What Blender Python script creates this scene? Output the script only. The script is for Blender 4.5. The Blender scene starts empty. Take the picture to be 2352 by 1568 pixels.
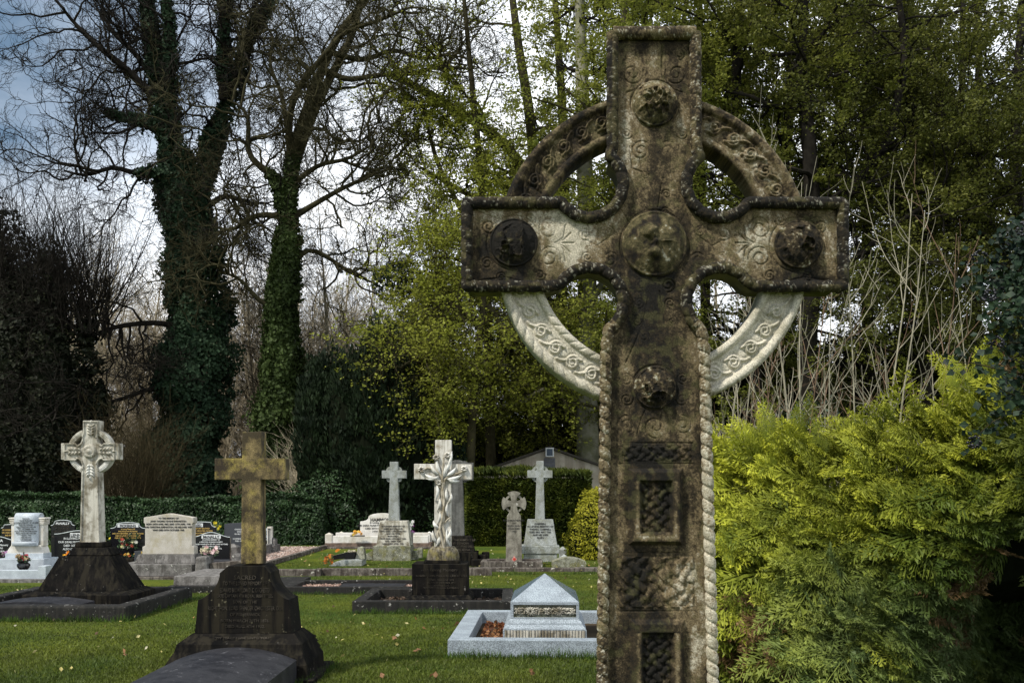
import bpy, bmesh, math, random
import numpy as np
R_ = math.radians
random.seed(7)
C = bpy.context.scene.collection

# ---------------------------------------------------------------- camera, sky, sun, exposure
FPX, CX, HY, EYE = 2287.0, 1176.0, 1130.0, 1.6       # focal length, centre column, horizon row in a 2352 x 1568 picture; eye height
def PX(x, Y): return (x - CX) * Y / FPX               # a measured column at distance Y -> metres
def PZ(y, Y): return EYE - (y - HY) * Y / FPX         # a measured row at distance Y -> metres
def GY(y): return EYE * FPX / (y - HY)                # distance of a ground point seen on row y

scn = bpy.context.scene
cd = bpy.data.cameras.new('camera'); cam = bpy.data.objects.new('camera', cd); C.objects.link(cam)
cam.location = (0, 0, EYE); cam.rotation_euler = (R_(90), 0, 0)
cd.sensor_width = 36; cd.lens = 36 * FPX / 2352; cd.shift_y = (HY - 784) / 2352
cd.clip_start = .05; cd.clip_end = 2000
scn.camera = cam

SUN_EL, SUN_AZ = 50.0, 232.0      # azimuth clockwise from +Y: behind the camera, to the left
w = bpy.data.worlds.new('World'); scn.world = w; w.use_nodes = True
nt = w.node_tree; nt.nodes.clear()
def N(nt, kind, **kw):
    n = nt.nodes.new(kind)
    for k, v in kw.items():
        if k.startswith('i_'):
            key = k[2:]
            key = int(key) if key.isdigit() else key.replace('_', ' ')
            if hasattr(v, 'node'): nt.links.new(v, n.inputs[key])
            else: n.inputs[key].default_value = v
        else: setattr(n, k, v)
    return n
def ramp(nt, fac, stops, interp='LINEAR'):
    n = nt.nodes.new('ShaderNodeValToRGB'); n.color_ramp.interpolation = interp
    e = n.color_ramp.elements
    while len(e) < len(stops): e.new(.5)
    for el, (p, c) in zip(e, stops):
        el.position = p; el.color = (c, c, c, 1) if isinstance(c, (int, float)) else (*c, 1)
    nt.links.new(fac, n.inputs[0]); return n.outputs[0]
def mixc(nt, fac, a, b, mode='MIX'):
    n = nt.nodes.new('ShaderNodeMix'); n.data_type = 'RGBA'; n.blend_type = mode
    for sock, v in ((n.inputs[0], fac), (n.inputs[6], a), (n.inputs[7], b)):
        if hasattr(v, 'node'): nt.links.new(v, sock)
        elif isinstance(v, (int, float)): sock.default_value = v
        else: sock.default_value = (*v, 1)
    return n.outputs[2]
def mth(nt, op, a, b=0.0, clamp=False):
    n = nt.nodes.new('ShaderNodeMath'); n.operation = op; n.use_clamp = clamp
    for i, v in enumerate((a, b)):
        if hasattr(v, 'node'): nt.links.new(v, n.inputs[i])
        else: n.inputs[i].default_value = v
    return n.outputs[0]
sky = N(nt, 'ShaderNodeTexSky', sky_type='NISHITA', sun_disc=False, sun_elevation=R_(SUN_EL), sun_rotation=R_(SUN_AZ))
sky.air_density = 1.2; sky.dust_density = 1.5
tc = N(nt, 'ShaderNodeTexCoord')
dt = N(nt, 'ShaderNodeVectorMath', operation='DOT_PRODUCT'); nt.links.new(tc.outputs['Generated'], dt.inputs[0]); dt.inputs[1].default_value = (-.7, 0, .7)
mp = N(nt, 'ShaderNodeMapping'); nt.links.new(tc.outputs['Generated'], mp.inputs[0]); mp.inputs['Scale'].default_value = (1, 1, 2.2)
cn = N(nt, 'ShaderNodeTexNoise', i_Scale=3.2, i_Detail=7.0, i_Roughness=.55); nt.links.new(mp.outputs[0], cn.inputs['Vector'])
sky_open = mth(nt, 'ADD', dt.outputs['Value'], mth(nt, 'MULTIPLY', mth(nt, 'SUBTRACT', cn.outputs[0], .5), .45))
clear = ramp(nt, sky_open, [(.33, 0), (.56, 1)])
cn2 = N(nt, 'ShaderNodeTexNoise', i_Scale=2.3, i_Detail=8.0, i_Roughness=.6); nt.links.new(mp.outputs[0], cn2.inputs['Vector'])
cloud = mixc(nt, ramp(nt, cn2.outputs[0], [(.38, 0), (.62, 1)]), (7.4, 8.2, 9.4), (12., 12.3, 12.6))
skyc = mixc(nt, .8, sky.outputs[0], (.75, 1.4, 2.2))
bg = N(nt, 'ShaderNodeBackground', i_Strength=.1); nt.links.new(mixc(nt, clear, cloud, skyc), bg.inputs[0])
wo = N(nt, 'ShaderNodeOutputWorld'); nt.links.new(bg.outputs[0], wo.inputs[0])

sl = bpy.data.lights.new('sun', 'SUN'); sl.energy = 3.6; sl.angle = R_(5); sl.color = (1, .95, .86)
so = bpy.data.objects.new('sun', sl); C.objects.link(so)
sd = (math.sin(R_(SUN_AZ)) * math.cos(R_(SUN_EL)), math.cos(R_(SUN_AZ)) * math.cos(R_(SUN_EL)), math.sin(R_(SUN_EL)))
from mathutils import Vector
so.rotation_euler = Vector(sd).to_track_quat('Z', 'Y').to_euler()
scn.view_settings.view_transform = 'Standard'; scn.view_settings.look = 'None'
scn.view_settings.exposure = 0.55; scn.view_settings.gamma = 1
scn.render.engine = 'CYCLES'
scn.cycles.max_bounces = 5; scn.cycles.diffuse_bounces = 3; scn.cycles.transparent_max_bounces = 4; scn.cycles.transmission_bounces = 3

# ---------------------------------------------------------------- numpy noise
def _h(ix, iy, iz, seed):
    h = (ix.astype(np.int64) * 374761393 + iy.astype(np.int64) * 668265263 + iz.astype(np.int64) * 2147483647 + seed * 974711) & 0xffffffff
    h = ((h ^ (h >> 13)) * 1274126177) & 0xffffffff
    h = h ^ (h >> 16)
    return (h & 0xffff) / 65535.0
def vnoise(p, seed=0):
    p = np.asarray(p, float)
    i = np.floor(p).astype(np.int64); f = p - i; f = f * f * (3 - 2 * f)
    out = np.zeros(len(p))
    for dx in (0, 1):
        for dy in (0, 1):
            for dz in (0, 1):
                wgt = (f[:, 0] if dx else 1 - f[:, 0]) * (f[:, 1] if dy else 1 - f[:, 1]) * (f[:, 2] if dz else 1 - f[:, 2])
                out += wgt * _h(i[:, 0] + dx, i[:, 1] + dy, i[:, 2] + dz, seed)
    return out
def fbm(p, octaves=4, seed=0, gain=.5):
    s = 0; a = 1; t = 0
    for o in range(octaves):
        s = s + a * vnoise(np.asarray(p) * 2 ** o + 17.3 * o, seed + o); t += a; a *= gain
    return s / t
def sstep(a, b, x):
    t = np.clip((x - a) / (b - a), 0, 1); return t * t * (3 - 2 * t)

# ---------------------------------------------------------------- objects, tags, mesh building
def tag(o, label=None, cat=None, group=None, kind=None):
    if label: o['label'] = label
    if cat: o['category'] = cat
    if group: o['group'] = group
    if kind: o['kind'] = kind
    return o
def thing(name, loc, label, cat, group=None, rotz=0):
    o = bpy.data.objects.new(name, None); C.objects.link(o)
    o.location = loc; o.rotation_euler = (0, 0, rotz); o.empty_display_size = .2
    return tag(o, label, cat, group)
class MB:
    def __init__(s): s.v = []; s.f = {}; s.n = 0; s.col = []
    def add(s, V, F, col=None):
        V = np.asarray(V, float).reshape(-1, 3)
        if isinstance(F, np.ndarray): s.f.setdefault(F.shape[1], []).append(F + s.n)
        else:
            for q in F: s.f.setdefault(len(q), []).append(np.array([q]) + s.n)
        s.v.append(V); s.n += len(V)
        if col is not None: s.col.append(np.broadcast_to(np.asarray(col, float), (len(V), 3)))
        return s
    def build(s, name, mat, parent=None, smooth=False, bevel=0, label=None):
        V = np.concatenate(s.v); me = bpy.data.meshes.new(name)
        me.vertices.add(len(V)); me.vertices.foreach_set('co', V.ravel())
        idx = []; st = []; tot = []; c = 0
        for k, fs in s.f.items():
            F = np.concatenate(fs); idx.append(F.ravel()); m = len(F)
            st.append(c + np.arange(m) * k); tot.append(np.full(m, k)); c += m * k
        idx = np.concatenate(idx); st = np.concatenate(st); tot = np.concatenate(tot)
        me.loops.add(len(idx)); me.loops.foreach_set('vertex_index', idx.astype(np.int32))
        me.polygons.add(len(st)); me.polygons.foreach_set('loop_start', st.astype(np.int32)); me.polygons.foreach_set('loop_total', tot.astype(np.int32))
        me.polygons.foreach_set('use_smooth', np.full(len(st), bool(smooth)))
        me.update(calc_edges=True); me.validate()
        if s.col:
            cc = np.concatenate(s.col); a = me.color_attributes.new('tint', 'FLOAT_COLOR', 'POINT')
            a.data.foreach_set('color', np.concatenate([cc, np.ones((len(cc), 1))], 1).ravel().astype(np.float32))
        me.materials.append(mat)
        o = bpy.data.objects.new(name, me); C.objects.link(o)
        if parent: o.parent = parent
        if bevel:
            b = o.modifiers.new('bevel', 'BEVEL'); b.width = bevel; b.segments = 2; b.limit_method = 'ANGLE'; b.angle_limit = R_(35)
        if label: o['label'] = label
        return o
    # --- shapes
    def box(s, x0, x1, y0, y1, z0, z1): return s.frus(x0, x1, y0, y1, z0, x0, x1, y0, y1, z1)
    def frus(s, x0, x1, y0, y1, z0, X0, X1, Y0, Y1, z1):
        V = [(x0, y0, z0), (x1, y0, z0), (x1, y1, z0), (x0, y1, z0), (X0, Y0, z1), (X1, Y0, z1), (X1, Y1, z1), (X0, Y1, z1)]
        return s.add(V, [(3, 2, 1, 0), (4, 5, 6, 7), (0, 1, 5, 4), (1, 2, 6, 5), (2, 3, 7, 6), (3, 0, 4, 7)])
    def prism(s, prof, y0, y1):            # prof: list of (x, z) counter-clockwise seen from the camera
        n = len(prof); V = [(x, y0, z) for x, z in prof] + [(x, y1, z) for x, z in prof]
        F = [tuple(range(n)), tuple(range(2 * n - 1, n - 1, -1))] + [(i, i + n, (i + 1) % n + n, (i + 1) % n) for i in range(n)]
        return s.add(V, F)
    def grid(s, V, nu, nv, closed_u=False, col=None):   # V[nu*nv]
        i = np.arange(nu if closed_u else nu - 1)[:, None]; j = np.arange(nv - 1)[None]
        a = i * nv + j; b = ((i + 1) % nu) * nv + j
        F = np.stack([a, b, b + 1, a + 1], -1).reshape(-1, 4)
        return s.add(V, F, col)
    def lathe(s, prof, c=(0, 0, 0), n=20):  # prof: list of (r, z)
        a = np.linspace(0, 2 * np.pi, n, endpoint=False)
        V = np.array([[(c[0] + r * np.cos(t), c[1] + r * np.sin(t), c[2] + z) for r, z in prof] for t in a]).reshape(-1, 3)
        return s.grid(V, n, len(prof), True)
def tubes(b, P, Rr, sides=3, col=None):
    n, m, _ = P.shape
    T = np.zeros_like(P); T[:, 1:-1] = P[:, 2:] - P[:, :-2]; T[:, 0] = P[:, 1] - P[:, 0]; T[:, -1] = P[:, -1] - P[:, -2]
    T /= np.linalg.norm(T, axis=2, keepdims=True) + 1e-9
    ref = np.where(np.abs(T[:, :1, 2:3]) > .8, np.array([1., 0, 0]), np.array([0, 0, 1.]))
    U = np.cross(T, np.broadcast_to(ref, T.shape)); U /= np.linalg.norm(U, axis=2, keepdims=True) + 1e-9
    W = np.cross(T, U)
    a = np.arange(sides) * 2 * np.pi / sides
    V = P[:, :, None] + Rr[:, :, None, None] * (np.cos(a)[None, None, :, None] * U[:, :, None] + np.sin(a)[None, None, :, None] * W[:, :, None])
    base = (np.arange(n) * m * sides)[:, None, None]; j = (np.arange(m - 1) * sides)[None, :, None]; k = np.arange(sides)[None, None]
    k2 = (k + 1) % sides
    F = np.stack([base + j + k, base + j + k2, base + j + sides + k2, base + j + sides + k], -1).reshape(-1, 4)
    b.add(V.reshape(-1, 3), F, col)
def grow(P0, D0, L, R0, m, wig, up, end, rng):
    n = len(P0); P = np.zeros((n, m, 3)); P[:, 0] = P0; d = D0.copy(); seg = (L / (m - 1))[:, None]
    for i in range(1, m):
        P[:, i] = P[:, i - 1] + d * seg
        d = d + wig * rng.standard_normal((n, 3)); d[:, 2] += up; d /= np.linalg.norm(d, axis=1, keepdims=True)
    return P, R0[:, None] * np.linspace(1, end, m)[None]
def spawn(P, Rr, k, t0, t1, a0, a1, rng, rr=.6):
    n, m, _ = P.shape; pi = np.repeat(np.arange(n), k)
    t = rng.uniform(t0, t1, n * k) * (m - 1); i = np.minimum(t.astype(int), m - 2); f = (t - i)[:, None]
    p = P[pi, i] * (1 - f) + P[pi, i + 1] * f; T = P[pi, i + 1] - P[pi, i]; T /= np.linalg.norm(T, axis=1, keepdims=True) + 1e-9
    r = (Rr[pi, i] * (1 - f[:, 0]) + Rr[pi, i + 1] * f[:, 0]) * rr
    q = rng.standard_normal((n * k, 3)); q -= (q * T).sum(1)[:, None] * T; q /= np.linalg.norm(q, axis=1, keepdims=True)
    a = np.radians(rng.uniform(a0, a1, n * k))[:, None]
    return p, np.cos(a) * T + np.sin(a) * q, r, t / (m - 1), pi
def leaves(b, Cn, size, rng, aspect=.6, up=0., col=None, nrm=None, fold=0):
    n = len(Cn); size = np.broadcast_to(size, n)[:, None]
    Z = rng.standard_normal((n, 3)); Z[:, 2] += up * 3
    if nrm is not None: Z = Z * .6 + nrm
    Z /= np.linalg.norm(Z, axis=1, keepdims=True)
    A = rng.standard_normal((n, 3)); A -= (A * Z).sum(1)[:, None] * Z; A /= np.linalg.norm(A, axis=1, keepdims=True)
    B = np.cross(Z, A)
    V = np.stack([Cn - A * size * .5, Cn + B * size * .5 * aspect + A * size * .05, Cn + A * size * .5 - Z * size * .12, Cn - B * size * .5 * aspect + A * size * .05], 1).reshape(-1, 3)
    F = np.arange(n * 4).reshape(n, 4)
    b.add(V, F, None if col is None else np.repeat(np.broadcast_to(col, (n, 3)), 4, 0))
def resample(pts, step):
    pts = np.asarray(pts, float); d = np.r_[0, np.cumsum(np.linalg.norm(np.diff(pts, axis=0), axis=1))]
    m = max(2, int(d[-1] / step) + 1); t = np.linspace(0, d[-1], m)
    return np.stack([np.interp(t, d, pts[:, k]) for k in range(pts.shape[1])], 1)
def smooth_path(pts, step, it=3):
    p = resample(pts, step)
    for _ in range(it): p[1:-1] = (p[:-2] + 2 * p[1:-1] + p[2:]) / 4
    return p

# ---------------------------------------------------------------- materials
def newmat(name):
    m = bpy.data.materials.new(name); m.use_nodes = True; nt = m.node_tree; nt.nodes.clear()
    out = nt.nodes.new('ShaderNodeOutputMaterial'); b = nt.nodes.new('ShaderNodeBsdfPrincipled'); nt.links.new(b.outputs[0], out.inputs[0])
    return m, nt, b, out
def objco(nt, scale=(1, 1, 1)):
    tc = nt.nodes.new('ShaderNodeTexCoord')
    if scale == (1, 1, 1): return tc.outputs['Object']
    mp = nt.nodes.new('ShaderNodeMapping'); mp.inputs['Scale'].default_value = scale; nt.links.new(tc.outputs['Object'], mp.inputs[0]); return mp.outputs[0]
def noise(nt, vec, scale, detail=5., rough=.6):
    n = nt.nodes.new('ShaderNodeTexNoise'); nt.links.new(vec, n.inputs['Vector'])
    n.inputs['Scale'].default_value = scale; n.inputs['Detail'].default_value = detail; n.inputs['Roughness'].default_value = rough
    return n.outputs[0]
def stone(name, base, dark, s1=5, t=(.42, .6), streak=None, lichen=None, speck=None, moss=None, rough=.85, bump=.35, vcol=False, spec=.3):
    m, nt, b, out = newmat(name); co = objco(nt)
    n1 = noise(nt, co, s1, 7., .65); c = mixc(nt, ramp(nt, n1, [(t[0], 0), (t[1], 1)]), base, dark)
    if vcol:
        a = nt.nodes.new('ShaderNodeVertexColor'); a.layer_name = 'tint'; c = a.outputs[0]
        n0 = noise(nt, co, 240, 3., .8); c = mixc(nt, 1., c, ramp(nt, n0, [(.36, .55), (.5, 1.), (.66, 1.45)]), 'MULTIPLY')
    if streak:
        col, amt, sc = streak
        ns = noise(nt, objco(nt, (sc, sc, sc * .09)), 1., 4., .6)
        c = mixc(nt, mth(nt, 'MULTIPLY', ramp(nt, ns, [(.47, 0), (.6, 1)]), amt), c, col)
    if moss:
        col, amt, sc = moss
        nm = noise(nt, co, sc, 5., .7); c = mixc(nt, mth(nt, 'MULTIPLY', ramp(nt, nm, [(.5, 0), (.62, 1)]), amt), c, col)
    if speck:
        lo, hi, sc = speck
        n4 = noise(nt, co, sc, 2., .8); c = mixc(nt, 1., c, ramp(nt, n4, [(.38, lo), (.62, hi)]), 'MULTIPLY')
    if lichen:
        col, thr, sc = lichen
        nl = noise(nt, co, sc, 6., .75); nl2 = noise(nt, co, sc * .25, 2., .5)
        c = mixc(nt, ramp(nt, mth(nt, 'ADD', mth(nt, 'MULTIPLY', nl, .65), mth(nt, 'MULTIPLY', nl2, .35)), [(thr, 0), (thr + .035, 1)]), c, col)
    nt.links.new(c, b.inputs['Base Color']); b.inputs['Roughness'].default_value = rough; b.inputs['Specular IOR Level'].default_value = spec
    nb = noise(nt, co, 330 if vcol else s1 * 9, 4. if vcol else 6., .7); bm = nt.nodes.new('ShaderNodeBump'); bm.inputs['Strength'].default_value = bump; bm.inputs['Distance'].default_value = .006 if vcol else .01
    nt.links.new(nb, bm.inputs['Height']); nt.links.new(bm.outputs[0], b.inputs['Normal'])
    return m
def plain(name, col, rough=.6, spec=.4, var=.25, sc=20):
    m, nt, b, out = newmat(name); n = noise(nt, objco(nt), sc, 4., .6)
    c = mixc(nt, 1., col, ramp(nt, n, [(.3, 1 - var), (.7, 1 + var)]), 'MULTIPLY'); nt.links.new(c, b.inputs['Base Color'])
    b.inputs['Roughness'].default_value = rough; b.inputs['Specular IOR Level'].default_value = spec; return m
def foliage(name, cols, sc=.9, trans=.3, rough=.6, spec=.3, vcol=False):
    m, nt, b, out = newmat(name); co = objco(nt)
    n1 = noise(nt, co, sc, 3., .6); n2 = noise(nt, co, sc * 14, 2., .6)
    f = mth(nt, 'ADD', mth(nt, 'MULTIPLY', n1, .5), mth(nt, 'MULTIPLY', n2, .5))
    c = ramp(nt, f, [(.36 + .28 * i / max(1, len(cols) - 1), k) for i, k in enumerate(cols)])
    if vcol:
        a = nt.nodes.new('ShaderNodeVertexColor'); a.layer_name = 'tint'; c = mixc(nt, 1., a.outputs[0], ramp(nt, f, [(.36, .65), (.64, 1.4)]), 'MULTIPLY')
    nt.links.new(c, b.inputs['Base Color']); b.inputs['Roughness'].default_value = rough; b.inputs['Specular IOR Level'].default_value = spec
    t = nt.nodes.new('ShaderNodeBsdfTranslucent'); nt.links.new(c, t.inputs[0])
    mx = nt.nodes.new('ShaderNodeMixShader'); mx.inputs[0].default_value = trans
    nt.links.new(b.outputs[0], mx.inputs[1]); nt.links.new(t.outputs[0], mx.inputs[2]); nt.links.new(mx.outputs[0], out.inputs[0]); return m

M = {}
M['hero'] = stone('weathered marble of the tall cross', (.3, .25, .18), (.05, .04, .03), s1=9, vcol=True, rough=.9, bump=.7, spec=.2)
M['hero_plain'] = stone('weathered back of the tall cross', (.16, .14, .08), (.05, .045, .03), s1=6, rough=.9, streak=((.05, .045, .02), .8, 9))
M['black'] = stone('blackened sandstone', (.010, .009, .008), (.004, .004, .004), s1=4, streak=((.03, .026, .018), .6, 14), lichen=((.16, .15, .13), .63, 22), rough=.9, bump=.3, spec=.06)
M['black_ped'] = stone('blackened pedestal stone', (.008, .007, .006), (.003, .003, .003), s1=3, streak=((.026, .022, .014), .75, 11), lichen=((.12, .11, .07), .60, 26), rough=.8, bump=.3, spec=.1)
M['ledger'] = stone('dark slate ledger', (.028, .028, .032), (.012, .012, .015), s1=5, lichen=((.16, .16, .17), .60, 30), rough=.55, bump=.35, spec=.3)
M['brown'] = stone('brown mottled stone', (.23, .175, .078), (.045, .035, .018), s1=4, t=(.37, .54), streak=((.028, .02, .013), .9, 8), speck=(.55, 1.4, 130), moss=((.36, .29, .07), .6, 3), rough=.9)
M['marble'] = stone('weathered white marble', (.52, .50, .43), (.16, .14, .10), s1=5, t=(.46, .6), streak=((.17, .15, .10), .6, 12), speck=(.75, 1.15, 150), rough=.8)
M['marble_clean'] = stone('rain washed white marble', (.66, .66, .62), (.42, .40, .34), s1=6, t=(.48, .66), streak=((.25, .22, .15), .35, 15), rough=.7)
M['marble_lily'] = stone('streaked white marble', (.58, .56, .50), (.22, .18, .12), s1=7, t=(.5, .66), streak=((.20, .17, .11), .55, 16), rough=.7)
M['granite'] = stone('grey granite', (.30, .32, .31), (.20, .21, .19), s1=6, speck=(.45, 1.6, 110), moss=((.16, .16, .08), .35, 5), rough=.85, spec=.3)
M['granite_mossy'] = stone('lichened granite', (.24, .24, .19), (.09, .09, .06), s1=9, speck=(.5, 1.6, 70), moss=((.17, .16, .05), .6, 7), lichen=((.5, .5, .46), .60, 18), rough=.9)
M['granite_blue'] = stone('pale blue grey granite', (.46, .51, .55), (.36, .40, .44), s1=5, speck=(.62, 1.3, 160), rough=.55, bump=.1, spec=.5)
M['granite_tomb'] = stone('polished blue grey granite', (.30, .345, .38), (.23, .265, .295), s1=5, speck=(.45, 1.45, 120), rough=.7, bump=.06, spec=.3)
M['granite_pol'] = stone('polished blue slope', (.17, .23, .28), (.13, .18, .22), s1=5, speck=(.7, 1.25, 160), rough=.18, bump=.02, spec=.6)
M['granite_pink'] = stone('pinkish white granite', (.50, .47, .42), (.40, .37, .31), s1=5, speck=(.6, 1.3, 150), moss=((.33, .28, .15), .5, 3), rough=.7, bump=.1)
M['kerb'] = stone('stained concrete kerb', (.16, .14, .12), (.05, .04, .032), s1=6, t=(.4, .6), streak=((.03, .024, .02), .7, 18), lichen=((.42, .40, .35), .59, 16), speck=(.7, 1.3, 90), rough=.95)
M['kerb_dark'] = stone('dark stained kerb', (.013, .012, .011), (.006, .006, .005), s1=5, streak=((.03, .027, .022), .5, 20), lichen=((.40, .39, .36), .60, 24), rough=.8)
M['concrete'] = stone('mottled grey concrete', (.20, .19, .18), (.08, .075, .07), s1=7, lichen=((.42, .42, .38), .60, 14), streak=((.05, .045, .04), .5, 12), speck=(.75, 1.25, 100), rough=.95)
M['white'] = stone('white reconstituted stone', (.66, .64, .60), (.48, .45, .38), s1=4, lichen=((.3, .28, .24), .63, 20), rough=.8, bump=.1)
M['brownbase'] = stone('red brown footing', (.18, .13, .10), (.09, .065, .05), s1=7, rough=.95)
M['polish'] = plain('polished black granite', (.009, .009, .011), .16, .5, .2, 60)
M['polish_g'] = plain('polished dark grey granite', (.045, .048, .055), .3, .5, .4, 120)
M['edge'] = plain('pale sawn edge', (.42, .46, .46), .6)
M['ink'] = plain('black lettering', (.03, .03, .03), .7)
M['ink_w'] = plain('white lettering', (.62, .64, .64), .6)
M['ink_g'] = plain('gilded lettering', (.50, .34, .10), .5)
M['ink_s'] = plain('worn silver lettering', (.04, .035, .028), .9, .1, var=1.3, sc=9)
M['bark'] = plain('dark bark', (.016, .014, .011), .95, .1, .5, 6)
M['bark_g'] = plain('mossy bark', (.04, .036, .018), .95, .1, .5, 5)
M['bark_b'] = plain('pale brown twigs', (.38, .33, .235), .95, .1, .4, 1)
M['bark_p'] = plain('pale sapling bark', (.27, .25, .18), .9, .1, .35, 8)
M['bark_r'] = plain('reddish sapling bark', (.15, .10, .065), .9, .1, .35, 8)
M['bark_beech'] = stone('grey beech bark', (.27, .26, .20), (.13, .13, .08), s1=2, rough=.95, bump=.5, moss=((.15, .16, .07), .7, 1.5))
M['ivy'] = foliage('ivy leaves', [(.008, .017, .008), (.022, .046, .022), (.06, .10, .052)], .8, .15, .65, .15)
M['ivy_y'] = foliage('yellow green ivy leaves', [(.014, .022, .006), (.035, .055, .014), (.075, .11, .03)], .8, .2, .65, .15)
M['yew'] = foliage('yew foliage', [(.005, .010, .005), (.009, .018, .006), (.020, .036, .012)], 1.2, .1, .7, .2)
M['fir'] = foliage('very dark evergreen foliage', [(.004, .005, .003), (.010, .014, .006), (.03, .034, .012)], .8, .1, .7, .2)
M['laurel'] = foliage('laurel leaves', [(.008, .016, .006), (.022, .048, .014), (.065, .12, .045)], 1.5, .15, .5, .3)
M['beech'] = foliage('young beech leaves', [(.16, .18, .025), (.26, .285, .04), (.40, .41, .075)], .35, .5, .6, .2)
M['beech_g'] = foliage('fresh green beech leaves', [(.11, .14, .022), (.19, .21, .035), (.28, .29, .06)], .35, .5, .6, .2)
M['beech_d'] = foliage('dull olive leaves', [(.05, .058, .013), (.095, .105, .02), (.17, .175, .035)], .35, .35, .6, .2)
M['gold'] = foliage('golden conifer sprays', [(.1, .1, .1), (1, 1, 1)], 1.4, .3, .6, .3, vcol=True)
M['green_hedge'] = foliage('clipped yew hedge', [(.010, .018, .004), (.05, .07, .012), (.19, .21, .03)], 2.2, .15, .6, .2)
M['gold_bush'] = foliage('golden clipped bush', [(.10, .10, .01), (.30, .29, .02), (.52, .47, .05)], 2.0, .3, .6, .2)
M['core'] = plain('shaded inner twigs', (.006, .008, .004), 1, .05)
M['core_brown'] = plain('leaf litter bank', (.05, .038, .025), 1, .05, .5, 3)
M['petal'] = foliage('flower petals', [(.1, .1, .1), (1, 1, 1)], 30, .2, .6, .2, vcol=True)
M['stalk'] = plain('flower leaves', (.05, .10, .04), .6)
M['vase'] = plain('black vase', (.010, .010, .011), .15, .6)

# ---------------------------------------------------------------- ground
def ground_mat():
    m, nt, b, out = newmat('lawn'); co = objco(nt)
    big = noise(nt, co, .35, 5., .6); mid = noise(nt, co, 2.2, 6., .65); fine = noise(nt, co, 60, 3., .8)
    c = mixc(nt, ramp(nt, big, [(.38, 0), (.62, 1)]), (.050, .086, .012), (.11, .13, .014))
    c = mixc(nt, mth(nt, 'MULTIPLY', ramp(nt, mid, [(.5, 0), (.7, 1)]), .7), c, (.028, .060, .010))
    c = mixc(nt, 1., c, ramp(nt, fine, [(.35, .45), (.65, 1.5)]), 'MULTIPLY')
    sx = nt.nodes.new('ShaderNodeSeparateXYZ'); nt.links.new(co, sx.inputs[0])
    c = mixc(nt, ramp(nt, mth(nt, 'MULTIPLY', sx.outputs[1], .01), [(.31, 0), (.34, 1)]), c, (.05, .04, .025))
    nt.links.new(c, b.inputs['Base Color']); b.inputs['Roughness'].default_value = .9; b.inputs['Specular IOR Level'].default_value = .1
    bm = nt.nodes.new('ShaderNodeBump'); bm.inputs['Strength'].default_value = .8; bm.inputs['Distance'].default_value = .03; nt.links.new(fine, bm.inputs['Height']); nt.links.new(bm.outputs[0], b.inputs['Normal'])
    return m
b = MB(); gx = np.r_[-400, -120, np.linspace(-40, 40, 81), 120, 400]; gy = np.r_[-100, -20, np.linspace(0, 60, 61), 120, 600]
GX, GYY = np.meshgrid(gx, gy, indexing='ij')
zz = .025 * (fbm(np.stack([GX.ravel() * .3, GYY.ravel() * .3, 0 * GX.ravel()], 1), 3) - .5) * (np.abs(GX.ravel()) < 60)
b.grid(np.stack([GX.ravel(), GYY.ravel(), zz], 1), len(gx), len(gy))
tag(b.build('grass_ground', ground_mat(), smooth=True), kind='structure')

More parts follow.
